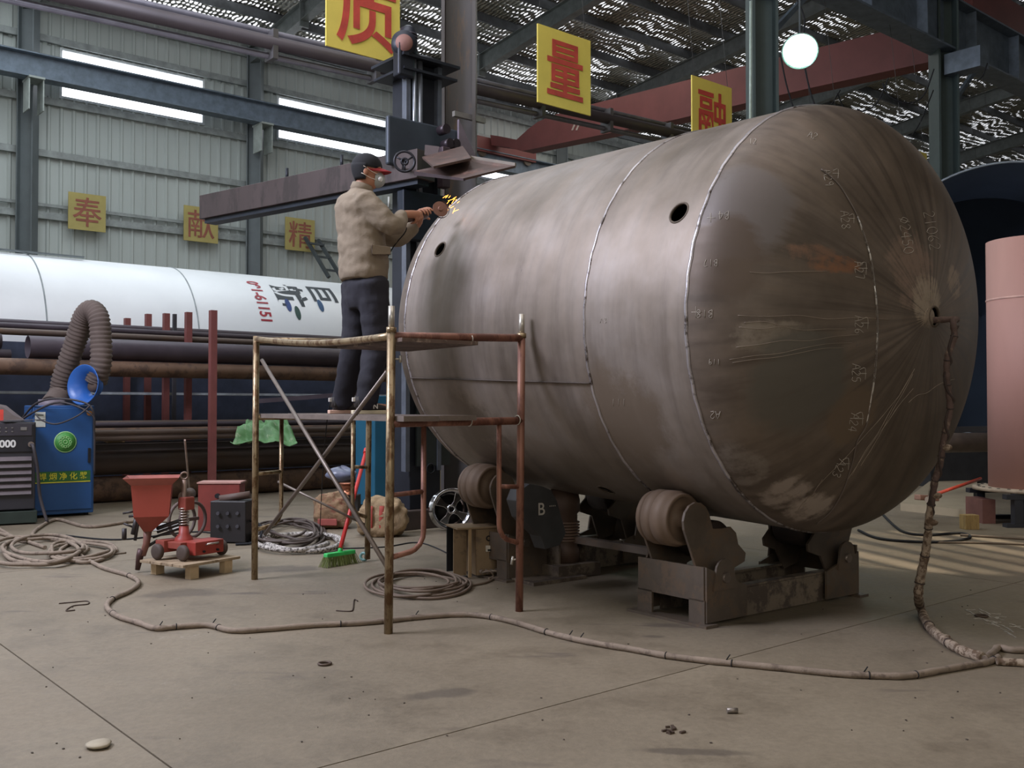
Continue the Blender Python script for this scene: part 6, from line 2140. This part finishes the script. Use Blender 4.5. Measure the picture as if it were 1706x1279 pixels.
bx('post', cc1 + V((-0.4, 0.0, 0.25)), (0.07, 0.07, 0.5), M('dark_bar', '3c3a3a'), cr_)
bx('post', cc1 + V((0.25, 0.02, 0.3)), (0.05, 0.05, 0.6), M('dark_bar', '3c3a3a'), cr_)
mb = MB(); px_prism(mb, [(1640, 790), (1655, 740), (1668, 740), (1668, 790)], cc1 + V((0.5, -0.2, 0)), V((1, 0, 0)), 0.04)
mb.build('gusset', M('red_brown_side', '5f4640'), cr_)
bx('base_sill', cc1 + V((-0.1, -0.2, 0.04)), (1.9, 0.1, 0.08), M('dark_bar', '3c3a3a'), cr_)

# ---------------------------------------------------------------- small litter on the floor
washm = M('rusty_washer', '57483e', 0.6, 0.4)
for u, v, r in ((541, 1107, 0.030), (1635, 1027, 0.034)):
    tag(MB().ring(G(u, v) + UP * 0.006, UP, r, 0.0065, 24, 6).build('washer', washm), 'rusty steel ring lying on the floor ' + ('in the left foreground' if u < 800 else 'at the right beside the pale scratches'), 'ring')
tag(MB().cyl(G(1211, 1188) + UP * 0.012, G(1229, 1188) + UP * 0.012, 0.011, n=12).build('pipe_stub', M('grey_stub', '8a8178', 0.4, 0.5)), 'tiny grey pipe stub on the foreground floor right of the middle', 'pipe')
rk = MB().grid(lambda u, v: G(165, 1244) + V((0.045 * math.cos(2 * PI * u) * math.cos(PI * (v - .5)) * (1 + .4 * mnoise.noise(V((u * 4, v * 3, 1)))), 0.05 * math.sin(2 * PI * u) * math.cos(PI * (v - .5)), 0.012 + 0.012 * math.sin(PI * (v - .5)))), 12, 6, True)
tag(rk.build('paper_scrap', M('pale_scrap', 'a59a86', 0.8)), 'crumpled pale scrap on the floor near the lower left corner', 'scrap')
rg = random.Random(4)
for i in range(9):
    p = G(1122 + rg.uniform(-18, 18), 1217 + rg.uniform(-6, 6))
    tag(MB().box(p + UP * 0.004, (rg.uniform(.01, .03), rg.uniform(.006, .012), 0.008), rg.uniform(0, 3)).build('metal_chip', washm), 'dark metal chip in the small pile on the foreground floor', 'chip', 'chips in the foreground pile')
mb = MB()
for i in range(70):
    u = rg.uniform(20, 1690); v = rg.uniform(960, 1270)
    p = G(u, v)
    mb.box(p + UP * 0.002, (rg.uniform(.003, .010), rg.uniform(.003, .007), 0.004), rg.uniform(0, 3))
tag(mb.build('floor_grit', M('grey_grit', '4e453c', 0.8)), 'scattered specks of grit on the concrete floor', 'grit', kind='stuff')


# ---------------------------------------------------------------- spot lamp and unseen slatted screen added to cast sun streaks at the right
tgt = G(1590, 915)
vl = V((tgt.x + 5.5, tgt.y + 1.0, 11.0))
sd_ = bpy.data.lights.new('streak_spot', 'SPOT')
sd_.energy = 16000; sd_.color = (1.0, 0.86, 0.68); sd_.spot_size = math.radians(13); sd_.spot_blend = 0.3; sd_.shadow_soft_size = 0.012
so_ = bpy.data.objects.new('streak_spot', sd_); COL.objects.link(so_)
so_.location = vl; so_.rotation_euler = (tgt - vl).to_track_quat('-Z', 'Y').to_euler()
sdir = (G(1700, 946) - G(1540, 914)).normalized()
gobo = thing('streak_gobo', 'unseen slatted screen added high above the right, shaping the floor streaks', 'gobo', vl - UP * 1.3)
ax_ = (tgt - vl).normalized(); cx_ = sdir.cross(UP).normalized()
vc_ = vl + ax_ * 1.2
o_ = -0.2; rg = random.Random(8)
while o_ < 0.2:
    w_ = rg.uniform(0.02, 0.045)
    MB().box(vc_ + cx_ * (o_ + w_ / 2) + sdir * rg.uniform(-.12, .12), (w_, 0.5, 0.004), Matrix((cx_, sdir, UP)).transposed()).build('slat', steel_grey, gobo)
    o_ += w_ + rg.uniform(0.004, 0.012)
for s_ in (-1, 1):
    MB().box(vc_ + sdir * (0.28 * s_) , (0.5, 0.2, 0.01), Matrix((cx_, sdir, UP)).transposed()).build('gobo_frame', steel_grey, gobo)

rg = random.Random(21)
mb = MB()
for i in range(26):
    u = rg.gauss(1645, 28); v = 1032 + (u - 1645) * 0.25 + rg.gauss(0, 7)
    l_ = rg.uniform(6, 22); s_ = rg.uniform(-0.1, 0.6)
    pts_ = [G(u + l_ * t, v + l_ * s_ * t + rg.uniform(-.8, .8)) + UP * 0.001 for t in (0, .3, .6, 1)]
    mb.tube(catmull(pts_, 3), [(rg.uniform(0.003, 0.010), 0.0012) for _ in range(10)], 4)
tag(mb.build('chalk_scuffs', M('chalk_scuff', 'b5aea4', 0.9)), 'pale chalky scuff strokes on the floor around the rusty ring at the right', 'marks', kind='stuff')
